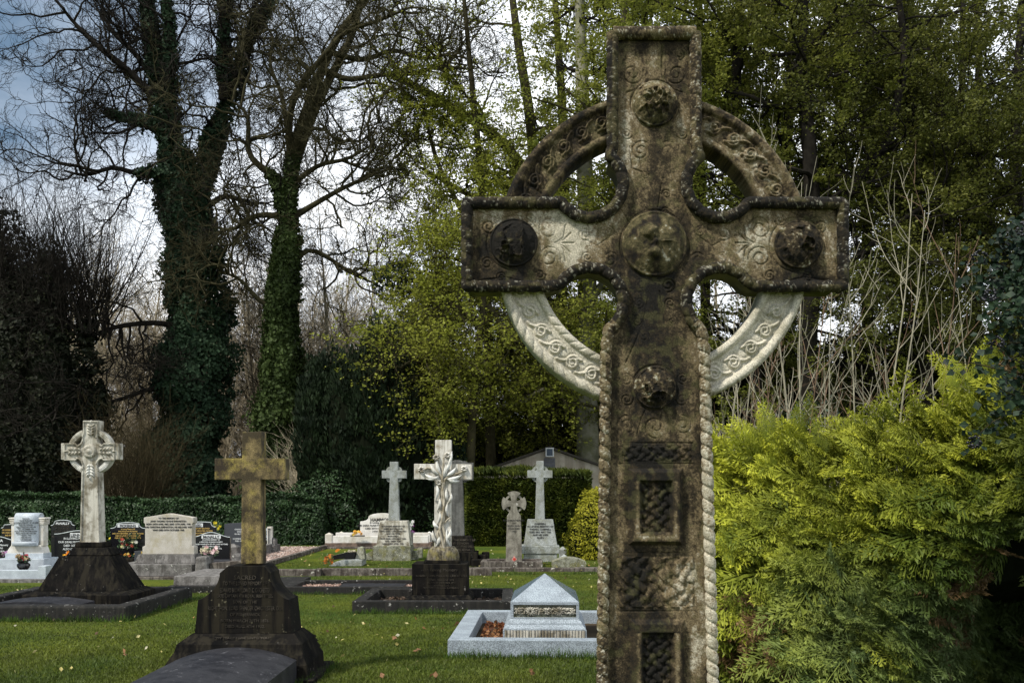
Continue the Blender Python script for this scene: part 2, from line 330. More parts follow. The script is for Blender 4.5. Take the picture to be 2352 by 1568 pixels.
# ---------------------------------------------------------------- THE TALL CARVED CROSS
S = 3.1 / FPX; AX = 1508.0
hx = lambda px: (np.asarray(px, float) - AX) * S
hz = lambda py: EYE - (np.asarray(py, float) - HY) * S
def arc(cx, cy, r, a0, a1, n=40):
    a = np.radians(np.linspace(a0, a1, n)); return [(cx + r * math.cos(t), cy + r * math.sin(t)) for t in a]   # y grows downwards
def build_hero():
    root = thing('celtic_cross', (PX(AX, 3.1), 3.1, 0), 'tall carved marble high cross with rope mouldings and round bosses, nearest to the viewer', 'stone cross')
    left = [(1376, 2080), (1384, 1568), (1393, 800)] + arc(1355, 690, 78, 55, -147) + [(1270, 655), (1072, 655), (1072, 463), (1270, 462)] \
        + arc(1355, 418, 78, 147, -52) + [(1408, 335), (1408, 71)]
    right = [(1599, 71), (1601, 335)] + arc(1657, 418, 78, 232, 33) + [(1742, 462), (1940, 463), (1940, 655), (1742, 655)] \
        + arc(1657, 690, 78, 327, 125) + [(1620, 800), (1640, 1568), (1653, 2080)]
    outline = np.array(left + right)
    # solid body behind the carved face
    prof = [(float(hx(x)), float(hz(y))) for x, y in outline][::-1]
    MB().prism([(x, z) for x, z in prof], .034, .185).build('cross_body', M['hero_plain'], root, bevel=.004)
    # carved face as a dense relief
    st = 1.4
    us = np.arange(1060, 1952, st); vs = np.arange(64, 1640, st)
    U, V = np.meshgrid(us, vs, indexing='ij'); sh = U.shape
    # inside mask (even-odd)
    from_y = outline
    x0, y0 = from_y[:, 0], from_y[:, 1]; x1, y1 = np.roll(x0, -1), np.roll(y0, -1)
    inside = np.zeros(sh, bool)
    for a, bb, c, d in zip(x0, y0, x1, y1):
        if bb == d: continue
        cond = ((bb > V) != (d > V)) & (U < (c - a) * (V - bb) / (d - bb) + a); inside ^= cond
    D = np.full(sh, 50.0)
    def stamp(poly):
        p = resample(poly, 1.5)
        for q in p:
            i = int((q[0] - us[0]) / st); j = int((q[1] - vs[0]) / st)
            i0, i1, j0, j1 = max(0, i - 5), i + 7, max(0, j - 5), j + 7
            if i1 <= 0 or j1 <= 0: continue
            sub = np.hypot(U[i0:i1, j0:j1] - q[0], V[i0:i1, j0:j1] - q[1]); D[i0:i1, j0:j1] = np.minimum(D[i0:i1, j0:j1], sub)
    Hh = np.zeros(sh)
    def spiral(cx, cy, r, a0=0, turns=1.6, dr=1, dome=1.5):
        t = np.linspace(0, 1, 60); a = np.radians(a0) + dr * t * turns * 2 * np.pi; rr = r * (1 - .78 * t)
        stamp(np.stack([cx + rr * np.cos(a), cy + rr * np.sin(a)], 1))
        d = np.hypot(U - cx, V - cy); np.add(Hh, dome * np.clip(1 - (d / r) ** 2, 0, 1) ** .5, out=Hh)
    def sym(cx, cy, r, a0=0, turns=1.6, dr=1, ax=1506):
        spiral(cx, cy, r, a0, turns, dr); spiral(2 * ax - cx, cy, r, 180 - a0, turns, -dr)
    for q in [(1455, 162, 26, -20), (1447, 118, 11, 90), (1441, 300, 14, 30), (1474, 340, 23, -60), (1262, 520, 29, -10), (1262, 586, 27, 10), (1345, 532, 16, 60),
              (1400, 527, 13, -90), (1404, 592, 19, 0), (1122, 515, 18, 0), (1118, 600, 15, 0), (1216, 498, 17, 180), (1240, 627, 15, 0), (1150, 632, 12, 0), (1350, 585, 13, 90),
              (1475, 650, 17, 90), (1470, 692, 13, 90), (1482, 770, 12, 0), (1466, 735, 10, 0), (1440, 866, 14, 90), (1442, 915, 15, 0), (1441, 975, 23, -90), (1478, 440, 11, 0), (1480, 480, 10, 0), (1484, 395, 9, 0)]:
        sym(*q, dr=1 if (q[0] + q[1]) % 2 else -1)
    spiral(1508, 978, 27, 90, 1.2)
    for sx in (1, -1):
        X = lambda x: 1506 + sx * (x - 1506)
        for tx, ty in ((1318, 553), (1312, 530), (1312, 576), (1300, 512), (1300, 596)): stamp([(X(1275), 553), (X(1295), 553 + (ty - 553) * .3), (X(tx), ty)])
        stamp([(X(1100), 480), (X(1150), 500), (X(1200), 478), (X(1235), 480)]); stamp([(X(1100), 640), (X(1160), 632), (X(1230), 648)])
        stamp([(X(1490), 100), (X(1488), 165)]); stamp([(X(1488), 165), (X(1470), 195), (X(1440), 205)]); stamp([(X(1470), 355), (X(1490), 420), (X(1498), 470)])
        stamp([(X(1345), 545), (X(1372), 560), (X(1400), 540)]); stamp([(X(1494), 665), (X(1480), 740), (X(1440), 830)]); stamp([(X(1448), 330), (X(1455), 380), (X(1480), 390)])
        stamp([(X(1425), 470), (X(1455), 520)]); stamp([(X(1465), 1000), (X(1475), 960), (X(1485), 940)])
    for y in (1016, 1064, 1270, 1405): stamp([(1424, y), (1594, y)])
    for cx, cy, r in ((1506, 556, 80), (1507, 232, 56), (1180, 553, 63), (1836, 557, 63), (1507, 888, 53)): stamp(arc(cx, cy, r, 0, 360, 90))
    Hh -= 5.2 * np.exp(-(D / 1.6) ** 2) * np.clip(.25 + 2.2 * (fbm(np.stack([U.ravel() / 55, V.ravel() / 55, 0 * U.ravel() + 3], 1), 3, 90).reshape(sh) - .3), .1, 1.2)
    # interlace
    def weave(x, y, p, bw=.30):
        a = (x + y) / p; c = (x - y) / p
        ia, ic = np.floor(a), np.floor(c); fa = np.abs(a - ia - .5); fc = np.abs(c - ic - .5)
        A = np.sqrt(np.clip(1 - (fa / bw) ** 2, 0, 1)); Bq = np.sqrt(np.clip(1 - (fc / bw) ** 2, 0, 1))
        over = ((ia + ic) % 2 == 0)
        return np.where(over, np.maximum(A, .55 * Bq), np.maximum(Bq, .55 * A))
    def panel(xa, xb, ya, yb, p, amp, base=0., warp=0.):
        wx = warp * np.sin(V / 17.) ; wy = warp * np.cos(U / 15.)
        k = sstep(0, 4, np.minimum(np.minimum(U - xa, xb - U), np.minimum(V - ya, yb - V)))
        return k, base + amp * weave(U - (xa + xb) / 2 + wx, V - ya + wy, p)
    for args in ((1428, 1592, 1022, 1058, 27, 7., -3., 4.), (1424, 1598, 1278, 1398, 44, 10., -4., 7.)):
        k, h = panel(*args); Hh = Hh * (1 - k) + h * k
    for (fy0, fy1) in ((1075, 1252), (1424, 1605)):
        cxp = 1508 if fy0 < 1200 else 1512
        dd = np.minimum(np.minimum(U - (cxp - 63), (cxp + 63) - U), np.minimum(V - fy0, fy1 - V))
        fr = np.clip(dd / 9, 0, 1) * 26
        inn = np.minimum(np.minimum(U - (cxp - 39), (cxp + 39) - U), np.minimum(V - fy0 - 27, fy1 - 25 - V))
        k = sstep(0, 7, inn); rec = 3 + 11 * weave(U - cxp, V - fy0, 30, .33)
        Hh = np.where(dd > 0, fr * (1 - k) + rec * k, Hh)
    Hh += 1.6 * np.exp(-((U - 1506) / 40) ** 2) * 0
    pts = np.stack([U.ravel() / 40, V.ravel() / 40, 0 * U.ravel()], 1)
    nz = fbm(pts, 6, 3, .6).reshape(sh); nz2 = fbm(pts * np.array([1, .35, 1]) * 1.3 + 9, 5, 11, .6).reshape(sh); nz3 = fbm(pts * 5, 4, 21, .7).reshape(sh)
    nz4 = fbm(pts * 14, 3, 25, .7).reshape(sh); Hh += 1.8 * (nz3 - .5) + 2 * (nz - .5) + 1.3 * (nz4 - .5)
    # wear and staining of the face (dirt, algae, clean marble)
    g = lambda cx, cy, rx, ry: np.exp(-(((U - cx) / rx) ** 2 + ((V - cy) / ry) ** 2))
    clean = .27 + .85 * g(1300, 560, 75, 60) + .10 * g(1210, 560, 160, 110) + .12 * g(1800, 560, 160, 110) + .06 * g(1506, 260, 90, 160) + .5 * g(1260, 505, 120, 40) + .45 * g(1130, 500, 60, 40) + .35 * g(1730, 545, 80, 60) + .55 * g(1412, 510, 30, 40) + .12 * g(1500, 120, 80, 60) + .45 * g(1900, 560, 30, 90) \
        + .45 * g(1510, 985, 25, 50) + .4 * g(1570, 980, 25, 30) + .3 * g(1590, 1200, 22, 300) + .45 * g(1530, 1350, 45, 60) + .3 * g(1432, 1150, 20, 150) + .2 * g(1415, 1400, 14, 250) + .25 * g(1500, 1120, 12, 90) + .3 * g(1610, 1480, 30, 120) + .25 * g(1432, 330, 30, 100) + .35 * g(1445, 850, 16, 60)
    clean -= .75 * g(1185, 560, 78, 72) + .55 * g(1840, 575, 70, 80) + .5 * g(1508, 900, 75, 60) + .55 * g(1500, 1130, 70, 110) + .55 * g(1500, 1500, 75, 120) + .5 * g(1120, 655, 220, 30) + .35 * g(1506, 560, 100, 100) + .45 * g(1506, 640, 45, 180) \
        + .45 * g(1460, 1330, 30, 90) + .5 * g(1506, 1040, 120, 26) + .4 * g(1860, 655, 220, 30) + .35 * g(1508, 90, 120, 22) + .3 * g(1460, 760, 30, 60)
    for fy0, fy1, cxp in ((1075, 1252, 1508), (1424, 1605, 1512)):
        dd = np.minimum(np.minimum(U - (cxp - 63), (cxp + 63) - U), np.minimum(V - fy0, fy1 - V)); clean += .5 * np.exp(-((dd - 19) / 6) ** 2) * (V > fy0 + 30)  # panel frames coloured lighter along sides and bottom, to stand out
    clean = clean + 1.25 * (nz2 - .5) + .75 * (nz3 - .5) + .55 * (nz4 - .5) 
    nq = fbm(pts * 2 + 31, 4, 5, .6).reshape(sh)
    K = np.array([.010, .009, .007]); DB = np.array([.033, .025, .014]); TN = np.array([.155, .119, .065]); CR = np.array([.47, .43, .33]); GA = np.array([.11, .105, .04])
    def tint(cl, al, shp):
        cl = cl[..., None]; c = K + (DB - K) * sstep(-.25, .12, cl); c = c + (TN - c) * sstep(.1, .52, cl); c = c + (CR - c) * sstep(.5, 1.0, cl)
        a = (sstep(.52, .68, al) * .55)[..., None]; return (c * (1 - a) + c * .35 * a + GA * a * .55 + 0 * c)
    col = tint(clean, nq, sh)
    # mesh only inside cells
    idx = -np.ones(sh, int); ins = inside; idx[ins] = np.arange(ins.sum())
    q = ins[:-1, :-1] & ins[1:, :-1] & ins[1:, 1:] & ins[:-1, 1:]
    F = np.stack([idx[:-1, :-1][q], idx[:-1, 1:][q], idx[1:, 1:][q], idx[1:, :-1][q]], 1)
    Vt = np.stack([hx(U[ins]), .026 - Hh[ins] * .001, hz(V[ins])], 1)
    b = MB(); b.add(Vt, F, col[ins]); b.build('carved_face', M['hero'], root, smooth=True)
    # rope mouldings
    def rope(name, pts, r, pitch, groove, yc, light, lab=None):
        p2 = resample(pts, 1.6); 
        for _ in range(4): p2[1:-1] = (p2[:-2] + 2 * p2[1:-1] + p2[2:]) / 4
        n = len(p2); T = np.gradient(p2, axis=0); T /= np.linalg.norm(T, axis=1, keepdims=True); Nn = np.stack([-T[:, 1], T[:, 0]], 1)
        s = np.r_[0, np.cumsum(np.linalg.norm(np.diff(p2, axis=0), axis=1))]
        ns = 26; th = np.linspace(0, 2 * np.pi, ns, endpoint=False)
        gg = np.array([groove(x, y) for x, y in p2])[:, None]
        ph = (s[:, None] / pitch + th[None] / (2 * np.pi)); f = ph - np.floor(ph)
        bul = np.clip(1 - np.abs(2 * f - 1) ** 3.2, 0, 1) ** .6
        P3 = np.stack([(p2[:, 0:1] + 0 * th) / 9, (p2[:, 1:2] + 0 * th) / 9, np.broadcast_to(th, (n, ns)) * 1.2], -1).reshape(-1, 3)
        nn = fbm(P3, 4, 40, .6).reshape(n, ns); n2 = fbm(P3 * .25, 3, 44, .6).reshape(n, ns); n3 = fbm(P3 * 2.6, 3, 48, .7).reshape(n, ns)
        nf = np.array([.45 if y > 790 else 1. for x, y in p2])[:, None]; rad = r * (1 - gg + gg * bul) * (1 + nf * (.09 * (nn - .5) + .12 * (n2 - .5) + .05 * (n3 - .5)))
        X = hx(p2[:, 0:1] + Nn[:, 0:1] * rad * np.sin(th)); Z = hz(p2[:, 1:2] + Nn[:, 1:2] * rad * np.sin(th)); Y = yc - rad * np.cos(th) * S * 1.05
        L = np.array([light(x, y) for x, y in p2])[:, None]
        cl = L + .5 * (nn - .5) + .9 * (n2 - .5) + 1.3 * (n3 - .5)
        c = tint(cl, n2, None)
        lich = sstep(.60, .66, .55 * n3 + .45 * nn)[..., None]; c = c * (1 - lich) + np.array([.42, .41, .33]) * lich * (.5 + .5 * np.clip(L[..., None] * 2, 0, 1)) + c * lich * .3
        b = MB(); b.grid(np.stack([X, Y, Z], -1).reshape(-1, 3), n, ns, False, c.reshape(-1, 3))
        i = np.arange(n - 1) * ns; F = np.stack([i + ns - 1, i + 2 * ns - 1, i + ns, i], 1); b.f[4].append(F)
        return b.build(name, M['hero'], root, smooth=True, label=lab)
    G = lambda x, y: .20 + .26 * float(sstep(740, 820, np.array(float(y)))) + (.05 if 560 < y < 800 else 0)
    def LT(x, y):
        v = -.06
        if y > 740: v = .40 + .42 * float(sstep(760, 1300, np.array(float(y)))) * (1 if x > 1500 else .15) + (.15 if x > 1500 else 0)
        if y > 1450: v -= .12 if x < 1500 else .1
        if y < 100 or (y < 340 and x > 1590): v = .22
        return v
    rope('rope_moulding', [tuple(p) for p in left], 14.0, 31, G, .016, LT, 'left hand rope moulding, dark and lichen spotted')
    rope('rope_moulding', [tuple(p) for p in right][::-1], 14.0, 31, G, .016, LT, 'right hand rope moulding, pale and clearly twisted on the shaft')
    rope('rope_moulding', [(1408, 71), (1599, 71)], 15, 60, lambda x, y: .04, .016, lambda x, y: .3)
    # bosses
    for k, (cx, cy, r, hgt, lev, al) in enumerate([(1507, 232, 53, .050, .30, .62), (1180, 553, 56, .045, -.22, .45), (1506, 556, 76, .052, .16, .66), (1839, 557, 56, .052, .02, .4), (1507, 888, 49, .047, .06, .4)]):
        nr, na = 60, 160; t = np.linspace(0, 1, nr); a = np.linspace(0, 2 * np.pi, na, endpoint=False)
        A, T = np.meshgrid(a, t, indexing='ij'); uu = T * np.cos(A); vv = T * np.sin(A)
        dome = np.clip(1 - T ** 2.6, 0, 1) ** .75
        P3 = np.stack([uu.ravel() * 3.2 + 7 * k, vv.ravel() * 3.2, 0 * uu.ravel()], 1); n1 = fbm(P3, 5, 60, .6).reshape(A.shape); n2 = fbm(P3 * 3, 3, 66, .6).reshape(A.shape)
        pet = np.clip(np.cos(2.5 * A + k), 0, 1) ** .5 * np.exp(-((T - .33) / .17) ** 2) + .9 * np.exp(-(T / .1) ** 2)
        kn = np.clip(1 - np.abs(fbm(P3 * .8 + 5, 3, 70, .5).reshape(A.shape) - .5) * 14, 0, 1) * np.exp(-(T / .7) ** 6)
        rel = (.022 * pet if k == 2 else .019 * kn) + (.004 if k == 2 else .007) * (n1 - .5) + .004 * (n2 - .5)
        lip = .008 * np.exp(-((T - .97) / .05) ** 2)
        y = .030 - hgt * .74 * dome - rel * (T < .93) - lip
        cl = lev + 1.3 * (n1 - .5) + 1.0 * (n2 - .5) + .25 * (-vv) * (k == 0)
        c = tint(cl, n1 + al - .5, None)
        sp = sstep(.64, .70, .5 * n1 + .5 * n2)[..., None] * (.55 if k != 1 else .2); c = c * (1 - sp) + np.array([.42, .42, .34]) * sp
        b = MB(); b.grid(np.stack([hx(cx + r * uu), y, hz(cy + r * vv)], -1).reshape(-1, 3), na, nr, True, c.reshape(-1, 3))
        b.build('boss', M['hero'], root, smooth=True, label=['greenish round boss on the top arm', 'blackened round boss on the left arm', 'largest round boss with a carved flower at the crossing', 'purple brown knotted boss on the right arm', 'small dark boss low on the shaft'][k])
    # ring quadrants
    RI, RO = 272., 366.; cxr, cyr = 1505., 567.
    for k, (a0, a1) in enumerate([(189, 256), (284, 351), (9, 76), (104, 171)]):
        upper = k < 2; arcl = (a1 - a0) * math.pi / 180 * 320; na = int(arcl / 1.8)
        rr = np.r_[RI + 2, RI, np.linspace(RI, RO, 62), RO, RO - 2]; yy = np.r_[.15, .062, np.zeros(62), .062, .15]
        A = np.radians(np.linspace(a0, a1, na))[:, None] + 0 * rr; Rr = rr + 0 * A; sA = (A - math.radians(a0)) * 320
        if k in (2,): sA = sA[::-1]
        h = np.zeros_like(Rr)
        def ropeh(c, wd, pit, g, sg):
            x = (Rr - c) / wd; f = (sA / pit + sg * x * .35); f = f - np.floor(f); bu = np.clip(1 - np.abs(2 * f - 1) ** 3, 0, 1) ** .6
            return np.sqrt(np.clip(1 - x ** 2, 0, 1)) * (1 - g + g * bu)
        go = .55 if k == 3 else .10
        h = np.maximum(h, 17 * ropeh(RO - 11, 11, 30, go, 1)); h = np.maximum(h, 15 * ropeh(RI + 10, 10, 30, .4 if k == 3 else .05, -1))
        Dm = np.full(Rr.shape, 60.)
        step = 52
        for i in range(int(arcl / step) + 2):
            s0 = i * step + 18; sg = 1
            t = np.linspace(0, 1, 46); sp = 16 * (1 - .75 * t); an = math.pi * (-.6) + sg * t * 3.4 * math.pi
            q1 = np.stack([s0 + sp * np.cos(an), 318 + sg * 3 + sp * np.sin(an)], 1)
            t2 = np.linspace(0, 1, 24); q2 = np.stack([s0 - 14 + (step - 4) * t2, 318 + 15 * np.cos(t2 * math.pi) * -1 + 3], 1)
            for q in np.r_[q1, q2]:
                m = (np.abs(sA - q[0]) < 7) & (np.abs(Rr - q[1]) < 7)
                Dm[m] = np.minimum(Dm[m], np.hypot(sA[m] - q[0], Rr[m] - q[1]))
        h = h + np.where((Rr > RI + 18) & (Rr < RO - 20), 9 * np.exp(-(Dm / 3.0) ** 2) - 3 * np.exp(-((Dm - 6) / 2) ** 2), 0)
        P3 = np.stack([(Rr * np.cos(A)).ravel() / 14, (Rr * np.sin(A)).ravel() / 14, 0 * A.ravel() + k], 1)
        n1 = fbm(P3, 5, 80, .6).reshape(A.shape); n2 = fbm(P3 * .3, 3, 84, .6).reshape(A.shape); n3 = fbm(P3 * 3, 3, 88, .6).reshape(A.shape)
        h = h + (4 if upper else 1.5) * (n1 - .5) + 1.6 * (n3 - .5)
        front = (yy == 0)[None] + 0 * A.astype(int)
        Y = np.where(front > 0, .052 - .001 * h, yy[None] + 0 * A)
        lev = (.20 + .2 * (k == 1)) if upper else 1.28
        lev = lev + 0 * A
        if not upper:   # the clean quadrants get darker where they run into the shaft, at their lower edge and under the arm
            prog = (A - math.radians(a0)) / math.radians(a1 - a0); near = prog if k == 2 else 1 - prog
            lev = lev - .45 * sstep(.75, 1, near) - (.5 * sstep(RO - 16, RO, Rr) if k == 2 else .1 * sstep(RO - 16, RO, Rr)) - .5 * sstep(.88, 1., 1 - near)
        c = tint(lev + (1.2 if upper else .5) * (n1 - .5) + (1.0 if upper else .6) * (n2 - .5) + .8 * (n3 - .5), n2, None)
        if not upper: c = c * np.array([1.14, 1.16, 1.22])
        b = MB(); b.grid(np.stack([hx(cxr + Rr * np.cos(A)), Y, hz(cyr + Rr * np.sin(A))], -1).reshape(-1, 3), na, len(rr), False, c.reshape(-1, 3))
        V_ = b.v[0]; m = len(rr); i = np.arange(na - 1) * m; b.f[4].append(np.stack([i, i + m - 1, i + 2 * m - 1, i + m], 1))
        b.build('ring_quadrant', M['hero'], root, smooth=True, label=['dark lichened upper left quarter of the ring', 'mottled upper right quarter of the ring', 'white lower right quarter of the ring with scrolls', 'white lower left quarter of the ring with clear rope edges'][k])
    # plinth out of view
    b = MB(); b.frus(-.42, .42, -.16, .40, .16, -.30, .30, -.06, .30, .36); b.box(-.6, .6, -.3, .55, -.02, .16); b.build('plinth', M['black'], root, bevel=.01)
build_hero()

# ---------------------------------------------------------------- helpers for the monuments
def text(body, mat, parent, size, x, y, z, lean=0., spacing=1.18, name='inscription', font=None, bold=0, sx=1.0, maxw=None):
    cu = bpy.data.curves.new(name, 'FONT'); cu.body = body; cu.size = size; cu.align_x = 'CENTER'; cu.align_y = 'TOP'; cu.space_line = spacing
    cu.extrude = .0015; cu.offset = bold; cu.resolution_u = 2
    tmp = bpy.data.objects.new(name, cu); C.objects.link(tmp)
    dg = bpy.context.evaluated_depsgraph_get(); me = bpy.data.meshes.new_from_object(tmp.evaluated_get(dg)); bpy.data.objects.remove(tmp)
    me.materials.clear(); me.materials.append(mat)
    if maxw and len(me.vertices):
        wd_ = max(abs(v.co.x) for v in me.vertices) * 2
        if wd_ * sx > maxw: sx = maxw / wd_
    o = bpy.data.objects.new(name, me); C.objects.link(o); o.parent = parent
    o.location = (x, y, z); o.rotation_euler = (R_(90) - lean, 0, 0); o.scale = (sx, 1, 1); return o
def kerb_set(root, x0, x1, y0, y1, h, t, mat, z0=-.02, name='kerb', bevel=.012):
    for a in ((x0, x1, y0, y0 + t), (x0, x1, y1 - t, y1), (x0, x0 + t, y0 + t, y1 - t), (x1 - t, x1, y0 + t, y1 - t)):
        b = MB(); b.box(a[0], a[1], a[2], a[3], z0, h - (.003 if a[3] - a[2] > t * 1.5 else 0)); b.build(name, mat, root, bevel=bevel)
def gravel(root, x0, x1, y0, y1, z, cols, n=2500, size=.03, seed=1, name='gravel'):
    rg = np.random.default_rng(seed); b = MB()
    b.add([(x0, y0, z), (x1, y0, z), (x1, y1, z), (x0, y1, z)], [(0, 1, 2, 3)], np.array(cols[0]) * .6)
    Cn = np.stack([rg.uniform(x0, x1, n), rg.uniform(y0, y1, n), z + rg.uniform(0, .02, n)], 1)
    col = np.array(cols)[rg.integers(0, len(cols), n)] * rg.uniform(.7, 1.2, (n, 1))
    leaves(b, Cn, size * rg.uniform(.6, 1.3, n), rg, .9, .5, col); o = b.build(name, M['petal'], root); o['kind'] = 'stuff'; return o
def blooms(parent, c, spread, cols, n, size, seed, name='flowers', leafy=True):
    rg = np.random.default_rng(seed); b = MB(); spread = np.array(spread)
    for i in range(n):
        o = np.array(c) + rg.uniform(-1, 1, 3) * spread; col = np.array(cols[rg.integers(0, len(cols))]); m = 9
        a = rg.uniform(0, 6.28); f = np.array([rg.normal(0, .4), -1, .5 + rg.normal(0, .3)]); f /= np.linalg.norm(f); u = np.cross(f, (0, 0, 1.)); u /= np.linalg.norm(u); v = np.cross(u, f)
        for k in range(m):
            t = a + k * 2 * math.pi / 6; rr = size * (1 if k < 6 else .55); d = u * math.cos(t) + v * math.sin(t); e = np.cross(f, d)
            b.add([o, o + d * rr * .6 + e * rr * .32 + f * rr * .2, o + d * rr + f * rr * (.05 if k < 6 else .4), o + d * rr * .6 - e * rr * .32 + f * rr * .2], [(0, 1, 2, 3)], col * rg.uniform(.75, 1.1))
    b.build(name, M['petal'], parent)
    if leafy:
        b = MB(); m = n * 4; Cn = np.array(c) + rg.uniform(-1.15, 1.15, (m, 3)) * spread + np.array([0, .01, -size * .5]); leaves(b, Cn, size * 1.6, rg, .4); b.build('foliage', M['stalk'], parent)
def shape_arch(x0, x1, z0, zs, zt, n=16, shoulder=0.0, sh_in=0.0, wavy=False):
    """outline of a headstone: straight sides up to zs, then an arched head to zt, optionally with shoulders"""
    p = [(x0, z0), (x1, z0), (x1, zs)]; cx = (x0 + x1) / 2; hw = (x1 - x0) / 2
    if wavy:
        for i in range(n + 1):
            t = i / n; p.append((x1 - 2 * hw * t, zs + (zt - zs) * (.5 - .5 * math.cos(2 * math.pi * t))))
        p.append((x0, zs)); return p[:3] + p[4:-2] + [p[-1]]
    hin = hw - sh_in
    if sh_in:
        for i in range(1, 7): a = i / 6 * math.pi / 2; p.append((cx + hw - sh_in * math.sin(a) , zs + shoulder * (1 - math.cos(a))))
        p.append((cx + hin, zs + shoulder + .012))
    z1 = zs + shoulder + (.012 if sh_in else 0)
    for i in range(1, n): t = i / n; p.append((cx + hin * math.cos(math.pi * t), z1 + (zt - z1) * math.sin(math.pi * t)))
    if sh_in:
        p.append((cx - hin, zs + shoulder + .012))
        for i in range(6, 0, -1): a = i / 6 * math.pi / 2; p.append((cx - hw + sh_in * math.sin(a), zs + shoulder * (1 - math.cos(a))))
    p.append((x0, zs)); return p
def edge_strip(root, prof, y, w, mat, name='pale_edge'):
    """thin raised border following the head of a stone"""
    b = MB(); P = np.array([[(x, y, z) for x, z in prof]]); b2 = P; tubes(b, P, np.full(P.shape[:2], w), 4); b.build(name, mat, root)
def at(px, Y): return (PX(px, Y), Y, 0)
def cross_ring(root, cx, cz, ro, ri, y0, y1, mat, n=64, name='ring', label=None):
    b = MB(); a = np.linspace(0, 2 * np.pi, n, endpoint=False); prof = [(ri, y0), (ro, y0), (ro, y1), (ri, y1), (ri, y0)]
    V = np.array([[(cx + r * math.cos(t), y, cz + r * math.sin(t)) for r, y in prof] for t in a]).reshape(-1, 3); b.grid(V, n, 5, True); return b.build(name, mat, root, bevel=.004)

# ---- brown plain cross on its black pedestal
def brown_cross():
    Y = 8.5; cx = 563.; k = Y / FPX; lx = lambda p: (p - cx) * k; lz = lambda p: PZ(p, Y)
    r = thing('memorial_cross', at(cx, Y), 'plain brown mottled stone cross on a black inscribed pedestal with sloping shoulders', 'stone cross')
    d = .20; b = MB(); yc = .07
    s = [(548, 1296), (596, 1296), (594.5, 1101), (650, 1101), (650, 1051.5), (595, 1051.5), (596, 990), (551, 990), (551, 1051.5), (487, 1051.5), (487, 1101), (550, 1101)]
    b.prism([(lx(x), lz(y)) for x, y in s], yc, yc + .17); b.build('cross', M['brown'], r, bevel=.006)
    # upper block with concave shoulders
    lp = [(447, 1454), (454.5, 1377)]; rp = [(672, 1454), (663.5, 1377)]
    for t in np.linspace(.12, 1, 9):
        a = t * math.pi / 2; lp.append((454.5 + 50 * math.sin(a) ** 1.2, 1377 - 62 * (1 - math.cos(a)) ** .85)); rp.append((663.5 - 45 * math.sin(a) ** 1.2, 1377 - 62 * (1 - math.cos(a)) ** .85))
    lp.append((524, 1299)); rp.append((606, 1299))
    prof = [(lx(x), lz(y)) for x, y in lp][::-1][::-1]; prof = [(lx(x), lz(y)) for x, y in lp[:1]] + [(lx(x), lz(y)) for x, y in rp] + [(lx(x), lz(y)) for x, y in lp[1:][::-1]]
    MB().prism(prof, 0, .36).build('pedestal', M['black_ped'], r, bevel=.004)
    zt = lz(1454); zm = lz(1475)
    b = MB(); b.frus(lx(415), lx(697), -.11, .46, zm, lx(442), lx(677), -.012, .38, zt)
    ws = [(415, 697, 1475, -.11), (414, 698, 1482, -.115), (411, 702, 1492, -.13), (404, 708, 1505, -.16), (396, 714, 1519, -.19)]
    for (a0, a1, y0, e0), (b0, b1, y1, e1) in zip(ws, ws[1:]): b.frus(lx(b0), lx(b1), e1, .56, PZ(y1, Y), lx(a0), lx(a1), e0, .5, PZ(y0, Y))
    b.frus(lx(394), lx(716), -.20, .58, -.03, lx(396), lx(714), -.19, .56, PZ(1519, Y)); b.build('base', M['black'], r)
    b = MB(); b.box(lx(372), lx(735), -.3, .68, -.03, .05); b.build('footing', M['black'], r, bevel=.01)
    f = M['ink_s']; yy = -.003
    for body, sz, zz in (('SACRED', .052, 1319), ('TO THE LOVED MEMORY OF', .046, 1333), ('EDWARD BROWNLOW D. C. CHICHESTER', .052, 1348), ('LATE CAPTAIN 4TH ROYAL IRISH RIFLES,', .038, 1363), ('SON OF THE', .036, 1377),
                         ('RIGHT HON. LORD SPENCER CHICHESTER, D.L.', .048, 1390), ('OF FISHERWICK', .036, 1406), ('BORN MARCH 20TH 1876,', .036, 1420), ('DIED AUG. 4TH 1902.', .036, 1433)):
        text(body, f, r, sz, 0, yy, PZ(zz, Y), name='inscription', maxw=.33 + .0034 * (zz - 1319) * (1 if zz < 1365 else 1.25))
    text('"MY PEACE I GIVE UNTO YOU."', f, r, .034, 0, -.055, PZ(1459, Y), lean=R_(50))
    # curved ledger stone lying in front
    g = thing('ledger_stone', (-2.29, 7.0, 0), 'dark curved ledger stone lying in front of the brown cross, white scratches on its top', 'grave slab')
    b = MB(); n = 28; xs = np.linspace(-.5, .5, n); zz = .208 + .105 * (1 - (xs / .5) ** 2)
    prof = [(-.5, 0.03), (.5, 0.03)] + [(float(x), float(z)) for x, z in zip(xs[::-1], zz[::-1])]
    b.prism(prof, -1.2, 1.27); b.build('slab', M['ledger'], g, smooth=False)
    rg = np.random.default_rng(4)
    b = MB(); b.box(-.6, .6, -1.35, 1.28, -.03, .028); b.build('footing', M['black'], g, bevel=.008)
brown_cross()

